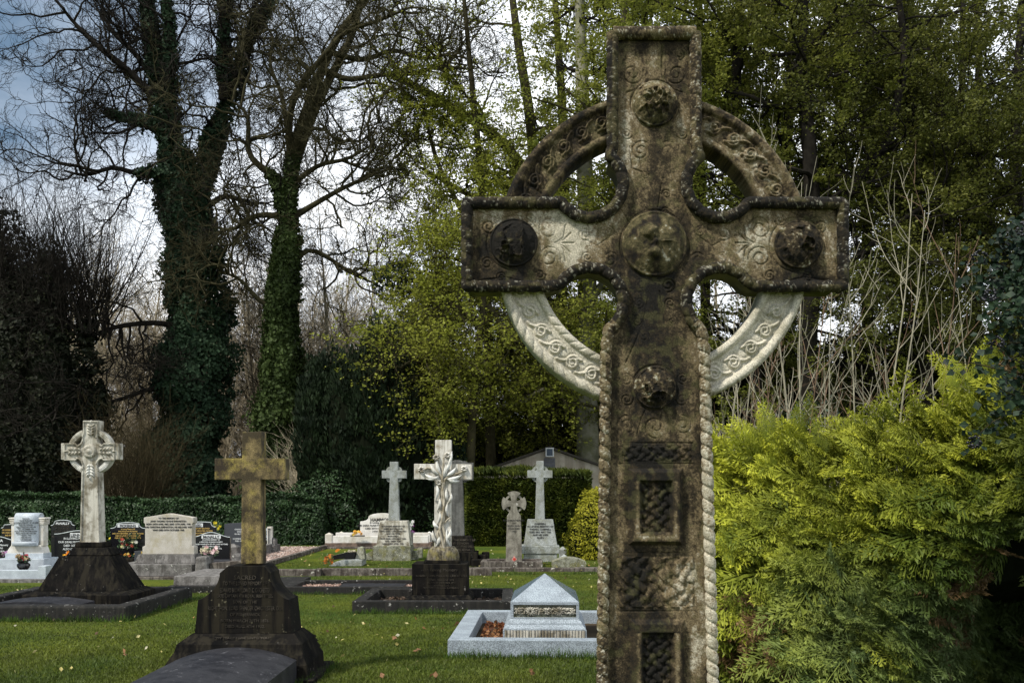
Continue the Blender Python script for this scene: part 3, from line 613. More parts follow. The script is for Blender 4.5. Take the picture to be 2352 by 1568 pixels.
# ---- left marble celtic cross
def marble_cross():
    Y = 13.9; cx = 207.; k = Y / FPX; lx = lambda p: (p - cx) * k; lz = lambda p: PZ(p, Y)
    r = thing('celtic_cross', at(cx, Y), 'pale marble ringed cross with carved leaves on a black tapering pedestal', 'stone cross')
    m = M['marble']; dp = .17
    def hole(cxp, cyp, a0, a1, rr=16): return arc(cxp, cyp, rr, a0, a1, 10)
    o = [(183, 1246), (232, 1246), (226.5, 1082)] + hole(241, 1068, 138, 262, 17)[::1] + [(244, 1055), (272, 1055), (272, 1017.5), (244, 1017.5)] + hole(241, 1006, 98, 200, 17) + [(226, 992), (228, 965.5), (190, 965.5), (191, 992)] \
        + hole(171, 1006, -20, 82, 17) + [(168, 1017.5), (140, 1017.5), (140, 1055), (168, 1055)] + hole(171, 1068, -82, 42, 17) + [(187, 1082)]
    prof = [(lx(x), lz(y)) for x, y in o]; MB().prism(prof, 0, dp).build('cross', m, r, bevel=.006)
    # raised inner border line
    q = np.array([[(lx(206 + (x - 206) * .86), -.006, lz(1110 + (y - 1110) * .985)) for x, y in o + o[:1]]]); b = MB(); tubes(b, q, np.full(q.shape[:2], .013), 5); b.build('border_moulding', m, r)
    cxx, czz = lx(206), lz(1036)
    for k_, (a0, a1) in enumerate(((20, 70), (110, 160), (200, 250), (290, 340))):
        b = MB(); a = np.radians(np.linspace(a0, a1, 24)); prf = [(.245, .03), (.250, .018), (.285, .012), (.315, .018), (.32, .03), (.32, .14), (.245, .14), (.245, .03)]
        V = np.array([[(cxx + rr * math.cos(t), y - .012 * abs(math.sin(t * 45)) * (y < .029), czz + rr * math.sin(t)) for rr, y in prf] for t in a]).reshape(-1, 3)
        b.grid(V, 24, 8); b.build('ring_quadrant', M['marble_clean'] if k_ > 1 else m, r)
    # carved leaf sprays
    def spray(px, py, ax, ay, L, n, wd, mat):
        b = MB(); dirv = np.array([ax, -ay]); dirv = dirv / np.linalg.norm(dirv); per = np.array([-dirv[1], dirv[0]])
        for i in range(n):
            t = i / (n - 1); base = np.array([lx(px), lz(py)]) + dirv * L * t * .8
            for s in ((-1, 1) if i < n - 1 else (0,)):
                dv = dirv * .8 + per * s * .9; dv /= np.linalg.norm(dv); w = wd * (1 - .45 * abs(t - .45)); pv = np.array([-dv[1], dv[0]])
                c = base + dv * w * .5; a = np.linspace(0, 2 * np.pi, 8, endpoint=False)
                V = [(c[0], -.034, c[1])] + [(c[0] + dv[0] * w * .55 * math.cos(u) + pv[0] * w * .3 * math.sin(u), .002, c[1] + dv[1] * w * .55 * math.cos(u) + pv[1] * w * .3 * math.sin(u)) for u in a]
                b.add(V, [(0, i + 1, (i + 1) % 8 + 1) for i in range(8)])
        b.build('carved_leaves', mat, r)
    spray(209, 1000, 0, -1, .19, 5, .085, m); spray(186, 1036, -1, 0, .22, 5, .085, m); spray(228, 1036, 1, 0, .22, 5, .085, m); spray(207, 1066, 0, 1, .2, 5, .085, M['marble_clean'])
    b = MB(); b.lathe([(.0, .045), (.03, .042), (.045, .026), (.06, .034), (.085, .03), (.1, .002)], n=24); v = b.v[0].copy(); b.v[0] = np.stack([cxx + v[:, 0], -v[:, 2] + 0, czz + v[:, 1]], 1); b.build('boss', m, r, smooth=True)
    # base mouldings and pedestal
    z = lambda p: PZ(p, Y)
    b = MB(); b.box(lx(176), lx(243), -.06, dp + .06, z(1256), z(1244)); b.frus(lx(160), lx(262), -.13, dp + .13, z(1274), lx(172), lx(250), -.07, dp + .07, z(1256)); b.build('moulded_base', M['black'], r, bevel=.015)
    b = MB(); b.frus(lx(108), lx(303), -.30, .50, z(1352), lx(147), lx(260), -.15, .34, z(1275)); b.build('pedestal', M['black'], r, bevel=.008)
    b = MB(); b.frus(lx(82), lx(322), -.40, .60, z(1360), lx(103), lx(306), -.31, .51, z(1352)); b.box(lx(82), lx(322), -.40, .60, -.02, z(1360)); b.build('plinth', M['black'], r, bevel=.006)
    g = thing('grave_surround', (-5.93, 13.6, 0), 'low black kerbstones enclosing the plot of the pale ringed marble cross', 'grave kerb')
    kerb_set(g, -1.17, 1.17, -1.3, 1.25, .20, .2, M['kerb_dark'], bevel=.03)
    gravel(g, -.95, .95, -1.1, 1.05, .05, [(.12, .07, .06), (.2, .14, .12), (.06, .04, .03)], 1800, .035, 5)
    s = thing('ledger_stone', (-6.2, 12.95, .0), 'low dark curved slab inside the kerb before the marble ringed cross', 'grave slab')
    xs = np.linspace(-.55, .62, 20); pf = [(-.55, .03), (.62, .03)] + [(float(x), .15 + .06 * (1 - ((x - .03) / .6) ** 2)) for x in xs[::-1]]
    MB().prism(pf, -.3, .36).build('slab', M['ledger'], s)
marble_cross()

# ---- scroll headstone, far left
def scroll_stone():
    Y = 18.6; cx = 62.; k = Y / FPX; lx = lambda p: (p - cx) * k; z = lambda p: PZ(p, Y)
    m = M['granite_blue']; mw = M['white']
    r = thing('headstone', at(cx, Y), 'pale blue grey headstone shaped like a hanging scroll between two little columns', 'headstone')
    n = 14; sc = [(-.005, z(1250))] ; b = MB()
    ys = [.16 - .0 , ]; V = []
    path = [(.20, z(1186)), (.17, z(1179.5)), (.10, z(1177)), (.03, z(1178)), (-.02, z(1183)), (-.035, z(1192)), (-.03, z(1215)), (-.03, z(1240)), (-.045, z(1248)), (-.085, z(1251)), (-.10, z(1248)), (-.085, z(1244))]
    P = smooth_path(np.array(path), .02, 2); nn = len(P)
    V = [(lx(34.5), y, zz) for y, zz in P] + [(lx(90), y, zz) for y, zz in P]; b.grid(np.array(V), 2, nn)
    o = b.build('scroll', m, r, smooth=True); sm = o.modifiers.new('thickness', 'SOLIDIFY'); sm.thickness = .03; sm.offset = 1
    b = MB(); b.box(lx(36), lx(89), .0, .22, z(1252), z(1182)); b.build('back_slab', m, r, bevel=.01)
    for s, (a, c) in enumerate(((22, 38), (86, 103))):
        b = MB(); b.box(lx(a + 3), lx(c - 3), .0, .2, z(1254), z(1202)); b.build('column', mw, r, bevel=.02)
        b = MB(); 
        for y0, y1, e in ((1188, 1192, -2), (1192, 1196, 0), (1196.5, 1200, 0), (1200.5, 1204, 1)): b.box(lx(a + e), lx(c - e), -.02 + e * .003, .22, z(y1), z(y0))
        b.build('capital', mw, r, bevel=.012)
    b = MB(); b.prism([(lx(18), z(1270)), (lx(103), z(1270)), (lx(101), z(1262)), (lx(96), z(1251)), (lx(28), z(1251)), (lx(20), z(1262))], -.04, .22); b.build('carved_foot', mw, r, bevel=.01)
    b = MB(); b.box(lx(16), lx(103.5), -.07, .26, z(1281), z(1269.5)); b.build('step', m, r, bevel=.006)
    b = MB(); b.box(lx(5), lx(112), -.2, .4, -.0, z(1281)); b.build('base_block', m, r, bevel=.008)
    text('Erected by\nHUGH McFALLEN\nIN LOVING MEMORY OF HIS WIFE\nMARTHA HANNAH\nWHO DEPARTED THIS LIFE\n21ST DECEMBER 1925\nALSO ANNIE BUCK McFALLEN\nWHO DEPARTED THIS LIFE\n5TH JULY 1936\nAND HIS SON\nWILLIAM JAMES\nWHO DEPARTED THIS LIFE\n20TH MAY 1966', M['ink'], r, .031, 0, -.043, z(1188), spacing=1.28, bold=.0006)
    g = thing('grave_surround', (PX(55, 17.9), 17.9, 0), 'pale granite kerb with square corner posts round the scroll shaped headstone', 'grave kerb')
    kk = 17.7 / FPX; ll = lambda p: (p - 55) * kk
    b = MB(); b.box(ll(-30), ll(101), -.2, -.05, .06, PZ(1309, 17.7)); b.build('kerb', m, g, bevel=.006)
    b = MB(); b.box(ll(101), ll(119), -.22, .02, .06, PZ(1299, 17.7)); b.build('corner_post', m, g, bevel=.006)
    b = MB(); b.box(ll(105), ll(118), .03, 2.6, .06, PZ(1306, 17.7)); b.build('kerb', m, g, bevel=.006)
    b = MB(); b.box(ll(-34), ll(124), -.27, 2.6, -.03, .06); b.build('footing', M['concrete'], g, bevel=.01)
    v = thing('flower_vase', (PX(46, 17.85), 17.98, .06), 'black urn shaped vase of dark red flowers before the scroll headstone', 'vase')
    b = MB(); b.box(-.12, .12, -.1, .1, 0, .03); b.lathe([(0.07, .03), (.05, .05), (.035, .09), (.05, .12), (.10, .18), (.115, .22), (.11, .25), (.07, .28), (.095, .30), (.095, .31), (.0, .30)]); b.build('vase', M['vase'], v, smooth=False)
    blooms(v, (0, -.01, .36), (.1, .05, .045), [(.25, .01, .02), (.3, .02, .03), (.5, .35, .2)], 14, .045, 3)
    b = MB(); P = np.array([[(0, 0, .36), (.005, 0, .42), (0, 0, .46)]]); tubes(b, P, np.full((1, 3), .012), 5); b.build('dried_bloom', M['core_brown'], v)
    p = thing('flower_bunch', (PX(14, 19), 19, 0), 'pink and cream flowers low beside the scroll headstone at the left edge', 'flowers')
    blooms(p, (0, 0, .42), (.07, .04, .05), [(.55, .22, .42), (.6, .55, .4), (.5, .3, .5)], 9, .05, 9)
    b = MB(); b.lathe([(.03, 0), (.05, .25), (.06, .36), (.0, .35)]); b.build('pot', M['vase'], p)
scroll_stone()

# ---- row of polished black headstones
def black_stone(x0, x1, yt, ys, yb, Y, label, lines, title=None, tmat='ink_w', mat='polish', sh=(0, 0), wavy=False, title_px=None, base=True, size=None, cx_text=None, edge=True, title_y=4, lines_y=11, tb=True):
    cx = (x0 + x1) / 2; k = Y / FPX; lx = lambda p: (p - cx) * k; z = lambda p: PZ(p, Y)
    r = thing('headstone', at(cx, Y), label, 'headstone')
    p = shape_arch(lx(x0), lx(x1), max(0, z(yb)), z(ys), z(yt), shoulder=sh[1] * k, sh_in=sh[0] * k, wavy=wavy)
    MB().prism(p, 0, .09).build('slab', M[mat], r, bevel=.003)
    if edge: edge_strip(r, p[2:], -.002, .009, M['edge'])
    if base: b = MB(); b.box(lx(x0 - 3), lx(x1 + 3), -.1, .2, -.01, max(.03, z(yb)) + .0); b.build('base', M['polish_g'], r, bevel=.006)
    if title:
        sz = title_px * k * 1.35
        wtx = len(title) * sz * .36
        if tb: b = MB(); b.box(-wtx, wtx, -.004, .01, z(yt + title_y) - sz * .92, z(yt + title_y) + sz * .1); b.build('title_band', M['ink_w'], r)
        text(title, M['ink'] if tb else M['ink_w'], r, sz, 0, -.0075, z(yt + title_y), bold=.002, name='title_lettering')
    if lines: text('\n'.join(lines), M[tmat], r, size or .048, 0, -.0045, z(yt + lines_y), spacing=1.25, bold=.001, maxw=(x1 - x0) * k * .9)
    return r
black_stone(117, 171.5, 1194, 1206, 1286, 23.5, 'dull black headstone with rounded shoulders rising behind the stone lettered LENNOX', ['IN LOVING MEMORY OF', 'MY DEAR PARENTS', 'ELLEN, DIED 1ST JAN. 1941', 'AND', 'HUGH, DIED 26TH JAN. 1956'], 'McNALLY', 'ink_s', sh=(8, 6), title_px=5.5, size=.05, tb=False)
black_stone(125, 238, 1218, 1226, 1288, 22, 'polished black headstone lettered LENNOX behind the shaft of the pale ringed marble cross', ['IN LOVING MEMORY OF', 'OUR DEAR MOTHER CATHERINE', 'DIED 16TH MARCH 1976', 'ALSO OUR DEAR FATHER', 'DIED 8TH OCT. 1978'], 'LENNOX', 'ink_w', wavy=True, title_px=7, size=.062, lines_y=15, title_y=6)
black_stone(3, 42, 1204, 1212, 1280, 23, 'small black headstone with gilt lettering, farthest left, behind the scroll headstone', ['IN LOVING MEMORY', 'OF A DEAR HUSBAND', 'AND FATHER'], None, 'ink_g', size=.05, lines_y=10, sh=(6, 5))
black_stone(-40, 34, 1232, 1240, 1300, 21, 'black headstone cut off by the left edge, partly hidden by the scroll headstone', ['In Loving Memory', 'JOSEPH', 'DIED 1979'], 'LENA', 'ink_w', size=.055, title_px=6, lines_y=16, title_y=5, wavy=True, tb=False)
black_stone(254, 334, 1199.5, 1213, 1286, 23, 'polished black headstone lettered PICKERING with a flower spray hung on it', ['In Loving Memory Of', 'WILLIAM JOHN PICKERING', 'DIED 19TH SEPTEMBER 1977 AGED 86 YEARS', 'AND HIS LOVING WIFE MARGARET', 'DIED 9TH JUNE 1980 AGED 88 YEARS'], 'PICKERING', 'ink_g', sh=(14, 8), title_px=5.5, size=.041, lines_y=13)
black_stone(414, 495, 1198, 1210, 1286, 23.6, 'polished black headstone lettered REID behind the broad pale granite headstone', ['MEMORIES OF MY BELOVED', 'HUSBAND OUR DEVOTED FATHER', 'JOSEPH BOOTH REID', 'DIED 20TH MARCH 1972'], 'REID', 'ink_g', sh=(10, 9), title_px=6, size=.045, lines_y=13)
black_stone(442, 528, 1222, 1233, 1284, 22, 'polished black headstone with a wavy top lettered McNALLY', ['IN LOVING MEMORY OF', 'A DEVOTED HUSBAND ROBERT,', 'CALLED HOME 20TH SEP 1971, AGED 65 YEARS,', 'AND HIS WIFE ISABELLA,', 'CALLED HOME 18TH FEB 1975.'], 'McNALLY', 'ink_w', wavy=True, title_px=6.5, size=.039, lines_y=15, title_y=6)
black_stone(515, 596, 1200, 1204, 1284, 24, 'plain dark grey headstone mostly hidden by the shaft of the brown cross', ['CHARLES HENRY', 'WHO DIED', 'IN HIS 71ST YEAR', '', 'LUCINDA ELIZABETH', 'DIED 14TH MAY'], None, 'ink_w', mat='polish_g', size=.045, lines_y=13, edge=False)
def white_column_stone():
    Y = 26; cx = 592; k = Y / FPX; lx = lambda p: (p - cx) * k; z = lambda p: PZ(p, Y)
    r = thing('headstone', at(cx, Y), 'white headstone with dark inlaid columns showing just right of the brown cross', 'headstone')
    MB().prism(shape_arch(lx(566), lx(616), z(1250), z(1216), z(1211)), 0, .12).build('slab', M['granite_blue'], r, bevel=.005)
    for a in (560, 614):
        b = MB(); b.box(lx(a), lx(a + 10), -.03, .16, z(1252), z(1209)); b.build('column', M['white'], r, bevel=.008)
        b = MB(); b.box(lx(a + 2.5), lx(a + 4.6), -.036, -.028, z(1250), z(1217)); b.box(lx(a + 6), lx(a + 7.6), -.036, -.028, z(1250), z(1213)); b.box(lx(a + 2), lx(a + 8), -.037, -.029, z(1216), z(1213)); b.build('dark_inlay', M['polish_g'], r)
    text('LENNOX', M['ink'], r, .12, 0, -.004, z(1218), bold=.002); text('IN LOVING MEMORY OF\nMY DEAR HUSBAND\nJAMES, DIED 1962', M['ink'], r, .06, 0, -.004, z(1227))
    b = MB(); b.box(lx(556), lx(634), -.25, .5, 0, z(1251)); b.build('base', M['concrete'], r, bevel=.01)
    g = thing('grave_surround', (-6.35, 24.5, 0), 'grey concrete kerb with pointed posts below the white columned headstone', 'grave kerb')
    b = MB(); b.box(-.5, .0, -1.9, -1.7, -.02, .30); b.build('kerb', M['concrete'], g, bevel=.01)
    b = MB(); b.box(-.05, .12, -1.9, 1.6, -.02, .26); b.build('kerb', M['concrete'], g, bevel=.01)
    for y in (-2.05, 1.5): b = MB(); b.box(-.12, .16, y, y + .28, -.02, .36); b.frus(-.12, .16, y, y + .28, .36, .0, .04, y + .12, y + .16, .44); b.build('corner_post', M['concrete'], g, bevel=.008)
white_column_stone()

# ---- broad granite headstone in the row
def broad_stone():
    Y = 18.6; cx = 387.; k = Y / FPX; lx = lambda p: (p - cx) * k; z = lambda p: PZ(p, Y)
    r = thing('headstone', at(cx, Y), 'broad pale speckled granite headstone with a low pointed top on a mossy plinth', 'headstone')
    p = [(327, 1272), (446, 1272), (446, 1255), (441, 1253), (441, 1203), (444.5, 1200), (444.5, 1188), (387, 1178.5), (330, 1188), (330, 1200), (333, 1203), (333, 1253), (327, 1255)]
    MB().prism([(lx(a), z(c)) for a, c in p], 0, .22).build('slab', M['granite_pink'], r, bevel=.008)
    text('TO THE MEMORY OF\nJOHN THOMAS CRAINE EVENARTON\nBORN 24TH APRIL 1857, DIED 13TH APRIL 1940\nAND CHRISTINA EVENARTON, HIS BELOVED WIFE\nWHO DIED 24TH OCTOBER 1960', M['ink'], r, .043, .0, -.004, z(1187), spacing=1.28, bold=.0012, sx=.92)
    b = MB(); b.frus(lx(312), lx(452), -.1, .4, z(1293), lx(320), lx(449), -.06, .35, z(1272)); b.build('plinth', M['concrete'], r, bevel=.01)
    b = MB(); b.box(lx(283), lx(453), -.3, .5, z(1320), z(1293)); b.build('wall', M['concrete'], r, bevel=.01)
    b = MB(); b.box(lx(270), lx(488), -.4, .8, -.02, z(1320)); b.build('footing', M['kerb'], r, bevel=.01)
    g = thing('grave_surround', (PX(500, 18.4), 18.4, 0), 'brown stained kerb with rounded mossy posts right of the broad granite headstone', 'grave kerb')
    k2 = 18.4 / FPX; l2 = lambda q: (q - 500) * k2
    for (a, c, y0, zt) in ((453, 484, -.2, PZ(1276, 18.4)), (517, 545, .3, PZ(1274, 18.4))): b = MB(); b.frus(l2(a), l2(c), y0, y0 + .3, -.02, l2(a + 2), l2(c - 2), y0 + .02, y0 + .28, zt); b.build('post', M['concrete'], g, bevel=.05)
    b = MB(); b.prism([(l2(484), 0), (l2(570), 0), (l2(570), PZ(1285, 18.4)), (l2(484), PZ(1292, 18.4))], -.08, .1); b.build('kerb', M['kerb'], g, bevel=.012)
    s = thing('ledger_stone', at(460, 15.9), 'low speckled granite ledger block between the ringed marble cross and the brown cross', 'grave slab')
    k3 = 15.9 / FPX; l3 = lambda q: (q - 460) * k3
    b = MB(); b.frus(l3(398), l3(560), 0, 1.6, .11, l3(398), l3(560), 0.02, 1.6, .26); b.build('slab', M['concrete'], s, bevel=.01)
    b = MB(); b.box(l3(388), l3(665), -.08, 1.7, -.02, .11); b.build('footing', M['kerb_dark'], s, bevel=.012)
broad_stone()
def small_things():
    # flowers, plaques in the row
    f = thing('flower_spray', (PX(293, 22.85), 22.85, PZ(1240, 22.9) - .06), 'mixed spray of white, red and cream flowers hung on the PICKERING headstone', 'flowers')
    blooms(f, (0, 0, 0), (.2, .03, .09), [(.35, .05, .03), (.6, .58, .35), (.62, .6, .5), (.3, .03, .03), (.55, .5, .2)], 16, .05, 21); b = MB(); rg = np.random.default_rng(8); leaves(b, np.stack([rg.uniform(-.1, .3, 40), rg.uniform(-.02, .03, 40), rg.uniform(-.12, .2, 40)], 1), .13, rg, .35); b.build('fern_leaves', M['laurel'], f)
    f = thing('flower_trough', (PX(285, 21.2), 21.2, 0), 'low dark trough of yellow and orange flowers at the foot of the PICKERING headstone', 'flowers')
    b = MB(); b.box(-.33, .30, -.08, .12, 0, .20); b.build('trough', M['black'], f, bevel=.02); blooms(f, (0.0, 0, .27), (.26, .05, .03), [(.5, .25, .03), (.4, .08, .02), (.5, .35, .1)], 12, .035, 23)
    f = thing('plaque', (PX(325, 20.5), 20.5, 0), 'small slanted dark grey plaque with gold letters left of the broad granite headstone', 'plaque')
    b = MB(); b.prism([(-.15, 0), (.26, 0), (.26, PZ(1262, 20.5)), (-.15, PZ(1265, 20.5))], 0, .06); b.build('slab', M['polish_g'], f, bevel=.004); text('McKEE', M['ink_g'], f, .1, .13, -.004, .40, bold=.001)
    f = thing('flower_pot', (PX(332, 19.6), 19.6, 0), 'pot of pale yellow flowers against the left end of the broad granite headstone', 'flowers')
    b = MB(); b.lathe([(.05, 0), (.08, .2), (.09, .26), (0, .25)]); b.build('pot', M['vase'], f); blooms(f, (0, -.02, .34), (.13, .05, .07), [(.65, .6, .2), (.7, .7, .5)], 9, .045, 31)
    f = thing('flower_bunch', (PX(158, 17.4), 17.4, 0), 'bright orange and yellow flowers behind the left shoulder of the black tapering pedestal', 'flowers')
    b = MB(); b.lathe([(.05, 0), (.06, .3), (.08, .42), (0, .4)]); b.build('pot', M['vase'], f); blooms(f, (0, 0, .50), (.11, .04, .06), [(.7, .22, .01), (.75, .38, .02), (.6, .08, .01)], 13, .036, 33, leafy=False)
    f = thing('flower_bunch', (PX(480, 19.4), 19.4, 0), 'pale pink flowers in a pot before the McNALLY headstone with the wavy top', 'flowers')
    b = MB(); b.lathe([(.06, 0), (.09, .28), (.1, .38), (0, .36)]); b.build('pot', M['concrete'], f); blooms(f, (0, 0, .47), (.15, .05, .06), [(.75, .45, .48), (.8, .6, .6), (.7, .62, .45)], 18, .05, 35)
    f = thing('daffodil_clump', (PX(256, 24), 24, 0), 'clump of yellow daffodils growing left of the PICKERING headstone', 'flowers')
    blooms(f, (0, 0, .32), (.2, .1, .18), [(.6, .5, .03)], 12, .045, 37)
    f = thing('daffodil_clump', (PX(497, 25), 25, 0), 'few yellow daffodils against the hedge right of the REID headstone', 'flowers')
    blooms(f, (0, 0, .78), (.1, .1, .12), [(.6, .5, .03)], 8, .045, 38); b = MB(); P = np.array([[(0, 0, 0), (.02, 0, .4), (0, 0, .8)]]); tubes(b, P, np.full((1, 3), .02), 5); b.build('stems', M['stalk'], f)
    # gravel plot
    g = thing('gravel_plot', (-6.1, 25., 0), 'long plot of pinkish gravel edged with stone right of the brown cross', 'grave plot')
    gravel(g, -.55, .72, -3.6, 3.6, .03, [(.55, .42, .36), (.65, .55, .48), (.42, .30, .25), (.6, .5, .45)], 7000, .05, 41)
    b = MB(); b.box(.72, .85, -3.7, 3.7, -.02, .10); b.build('kerb', M['kerb'], g, bevel=.01); b = MB(); b.box(-.7, .72, -3.85, -3.7, -.02, .10); b.build('kerb', M['kerb'], g, bevel=.01)
    # long low kerb line, three runs
    for i, (a, c, yb, lab) in enumerate(((600, 737, 1322.5, 'left length of the long low stained kerb crossing the lawn'), (737.6, 1130, 1321.5, 'middle length of the long low stained kerb crossing the lawn'), (1050, 1395, 1313, 'right length of the long low stained kerb, under the small crosses'))):
        Y = GY(yb); o = thing('kerb_stone', at((a + c) / 2, Y), lab, 'kerb', 'long low kerb across the lawn'); h = (c - a) / 2 * Y / FPX
        rg = np.random.default_rng(i + 60); b = MB(); x = -h
        while x < h - .05: e = min(h, x + rg.uniform(.9, 1.3)); b.box(x + .004, e - .004, 0, .16, -.03, .135 + rg.uniform(-.006, .006) - .05 * (i == 2)); x = e
        b.build('kerb', M['kerb'], o, bevel=.015)
    # sunken rectangle plot in the lawn
    g = thing('grave_surround', (PX(820, 16.1), 16.1, 0), 'low grey kerb rectangle with a flat slab and gravel, left behind the lily cross plot', 'grave kerb')
    kerb_set(g, -1.08, 1.45, -.5, .78, .12, .12, M['kerb_dark'])
    gravel(g, -.96, 1.33, -.38, .66, .04, [(.45, .30, .24), (.55, .42, .36), (.3, .2, .15)], 2600, .04, 43)
    b = MB(); b.box(-.3, .75, -.36, .5, .045, .085); b.build('flat_slab', M['ledger'], g, bevel=.006)
small_things()

# ---- white HAMMOND grave
def hammond():
    Y = 28.6; cx = 876.5; k = Y / FPX; lx = lambda p: (p - cx) * k; z = lambda p: PZ(p, Y)
    r = thing('headstone', at(cx, Y), 'white headstone lettered HAMMOND with a round topped centre and stepped shoulders', 'headstone')
    MB().prism(shape_arch(lx(826), lx(927), z(1232), z(1197), z(1178), shoulder=9 * k, sh_in=19 * k), .1, .25).build('slab', M['white'], r, bevel=.008)
    text('HAMMOND', M['ink'], r, .128, 0, .096, z(1188.5), bold=.004); text('In Loving Memory of\nOUR DEAR PARENTS ROBERT HAMMOND\nDIED 30TH OCTOBER 1948\n14TH FEB. 1952\n\nAND HIS WIFE\nALSO ETHEL HAMMOND\nAND THEIR SON JOHN HAMMOND\nDIED 1971', M['ink'], r, .072, -.05, .096, z(1197), bold=.0012)
    g = thing('grave_surround', at(865, 28.3), 'long low white wall with pointed end posts round the HAMMOND headstone', 'grave wall')
    l2 = lambda p: (p - 865) * 28.2 / FPX; zz = lambda p: PZ(p, 28.2)
    b = MB(); b.box(l2(762), l2(984), 0, .2, zz(1247), zz(1230.5)); b.build('wall', M['white'], g, bevel=.01)
    b = MB(); b.box(l2(762), l2(984), 0.6, .75, zz(1247), zz(1225)); b.build('wall', M['white'], g, bevel=.01)
    for a, c, y in ((746.5, 762, 0), (764, 779, .8), (974, 987, .8)):
        b = MB(); b.box(l2(a), l2(c), y - .02, y + .22, zz(1247), zz(1227)); b.frus(l2(a), l2(c), y - .02, y + .22, zz(1227), l2((a + c) / 2 - .6), l2((a + c) / 2 + .6), y + .09, y + .11, zz(1223)); b.build('post', M['white'], g, bevel=.006)
    b = MB(); b.box(l2(746), l2(990), -.03, 1.1, -.02, zz(1247)); b.build('footing', M['brownbase'], g, bevel=.008)
    b = MB(); b.box(l2(735), l2(1010), -.22, -.05, -.02, .06); b.build('kerb', M['kerb'], g, bevel=.01)
    f = thing('flower_bunch', (PX(821, 28.1), 28.1, zz(1231)), 'orange and yellow flowers on the long low white wall', 'flowers'); blooms(f, (0, .0, .10), (.13, .05, .05), [(.7, .32, .03), (.55, .09, .02), (.7, .5, .1)], 12, .05, 51, leafy=False)
    b = MB(); b.box(-.2, .2, 0, .1, .002, .03); b.build('tray', M['core'], f)
    f = thing('flower_bunch', (PX(944, 25), 25, 0), 'white flowers with a purple ribbon beside the inscribed pedestal of the small grey cross', 'flowers'); blooms(f, (0, 0, .72), (.05, .04, .14), [(.6, .6, .6), (.6, .6, .58), (.35, .05, .3)], 10, .06, 53)
    b = MB(); b.lathe([(.05, 0), (.05, .6), (0, .6)]); b.build('stand', M['concrete'], f)
hammond()

def granite_cross(px, Y, label, top, arm, armw, shaft_b, shaft_t, ring, hole, ped, block, mat, pmat, ped_text=None, name='celtic_cross', dp=.2, lower=None, blkmat='granite_mossy', back_text=None, open_ring=False):
    k = Y / FPX; lx = lambda p: (p - px) * k; z = lambda p: PZ(p, Y); r = thing(name, at(px, Y), label, 'stone cross')
    (ax0, ax1), (ay0, ay1) = arm, armw; (sy, sw0), tw = shaft_b, shaft_t
    P = [(-sw0, sy), (sw0, sy), (tw, ay1), (ax1 - px, ay1), (ax1 - px, ay0), (tw, ay0), (tw, top), (-tw, top), (-tw, ay0), (ax0 - px, ay0), (ax0 - px, ay1), (-tw, ay1)]
    MB().prism([(x * k, z(y)) for x, y in P], 0, dp).build('cross', mat, r, bevel=.008)
    cz = z((ay0 + ay1) / 2)
    if ring:
        cross_ring(r, 0, cz, ring * k, (ring - (5.5 if open_ring else 7)) * k, .04, dp - .04, mat)
        if hole:       # spandrels pierced by round holes: four dark drilled sockets
            for sx in (-1, 1):
                for sz in (-1, 1):
                    c = (sx * hole[0] * k, cz + sz * hole[0] * k); a = np.linspace(0, 2 * np.pi, 16, endpoint=False); b = MB(); ri = hole[1] * k; ro = hole[1] * 2.3 * k
                    prf = [(ri, .035), (ro, .035), (ro, dp - .035), (ri, dp - .035), (ri, .035)]
                    V = np.array([[(c[0] + q * math.cos(t), y, c[1] + q * math.sin(t)) for q, y in prf] for t in a]).reshape(-1, 3); b.grid(V, 16, 5, True); b.build('pierced_spandrel', mat, r)
    (pt0, pt1, py0), (pb0, pb1, py1) = ped
    b = MB(); d0 = (pt1 - pt0) * k * .32; d1 = (pb1 - pb0) * k * .36; m = dp / 2
    b.frus(lx(pb0), lx(pb1), m - d1, m + d1, z(py1), lx(pt0), lx(pt1), m - d0, m + d0, z(py0)); b.build('pedestal', pmat, r, bevel=.01)
    (bx0, bx1, by) = block; d2 = (bx1 - bx0) * k * .4
    b = MB(); b.box(lx(bx0), lx(bx1), m - d2, m + d2, lower[2] and z(lower[2]) if lower else -.02, z(py1)); b.build('base_block', M[blkmat], r, bevel=.015)
    if lower: b = MB(); b.box(lx(lower[0]), lx(lower[1]), m - d2 * .94, m + d2 * .94, -.02, z(lower[2])); b.build('lower_step', M[blkmat], r, bevel=.015)
    if ped_text:
        body, sz, tm, dy = ped_text; th = math.atan2(d1 - d0, z(py0) - z(py1)); zt = z(py0 + dy); yt = m - d0 - (z(py0) - zt) * math.tan(th) - .008
        text(body, M[tm], r, sz, 0, yt, zt, lean=th, bold=.001)
    return r, k, lx, z
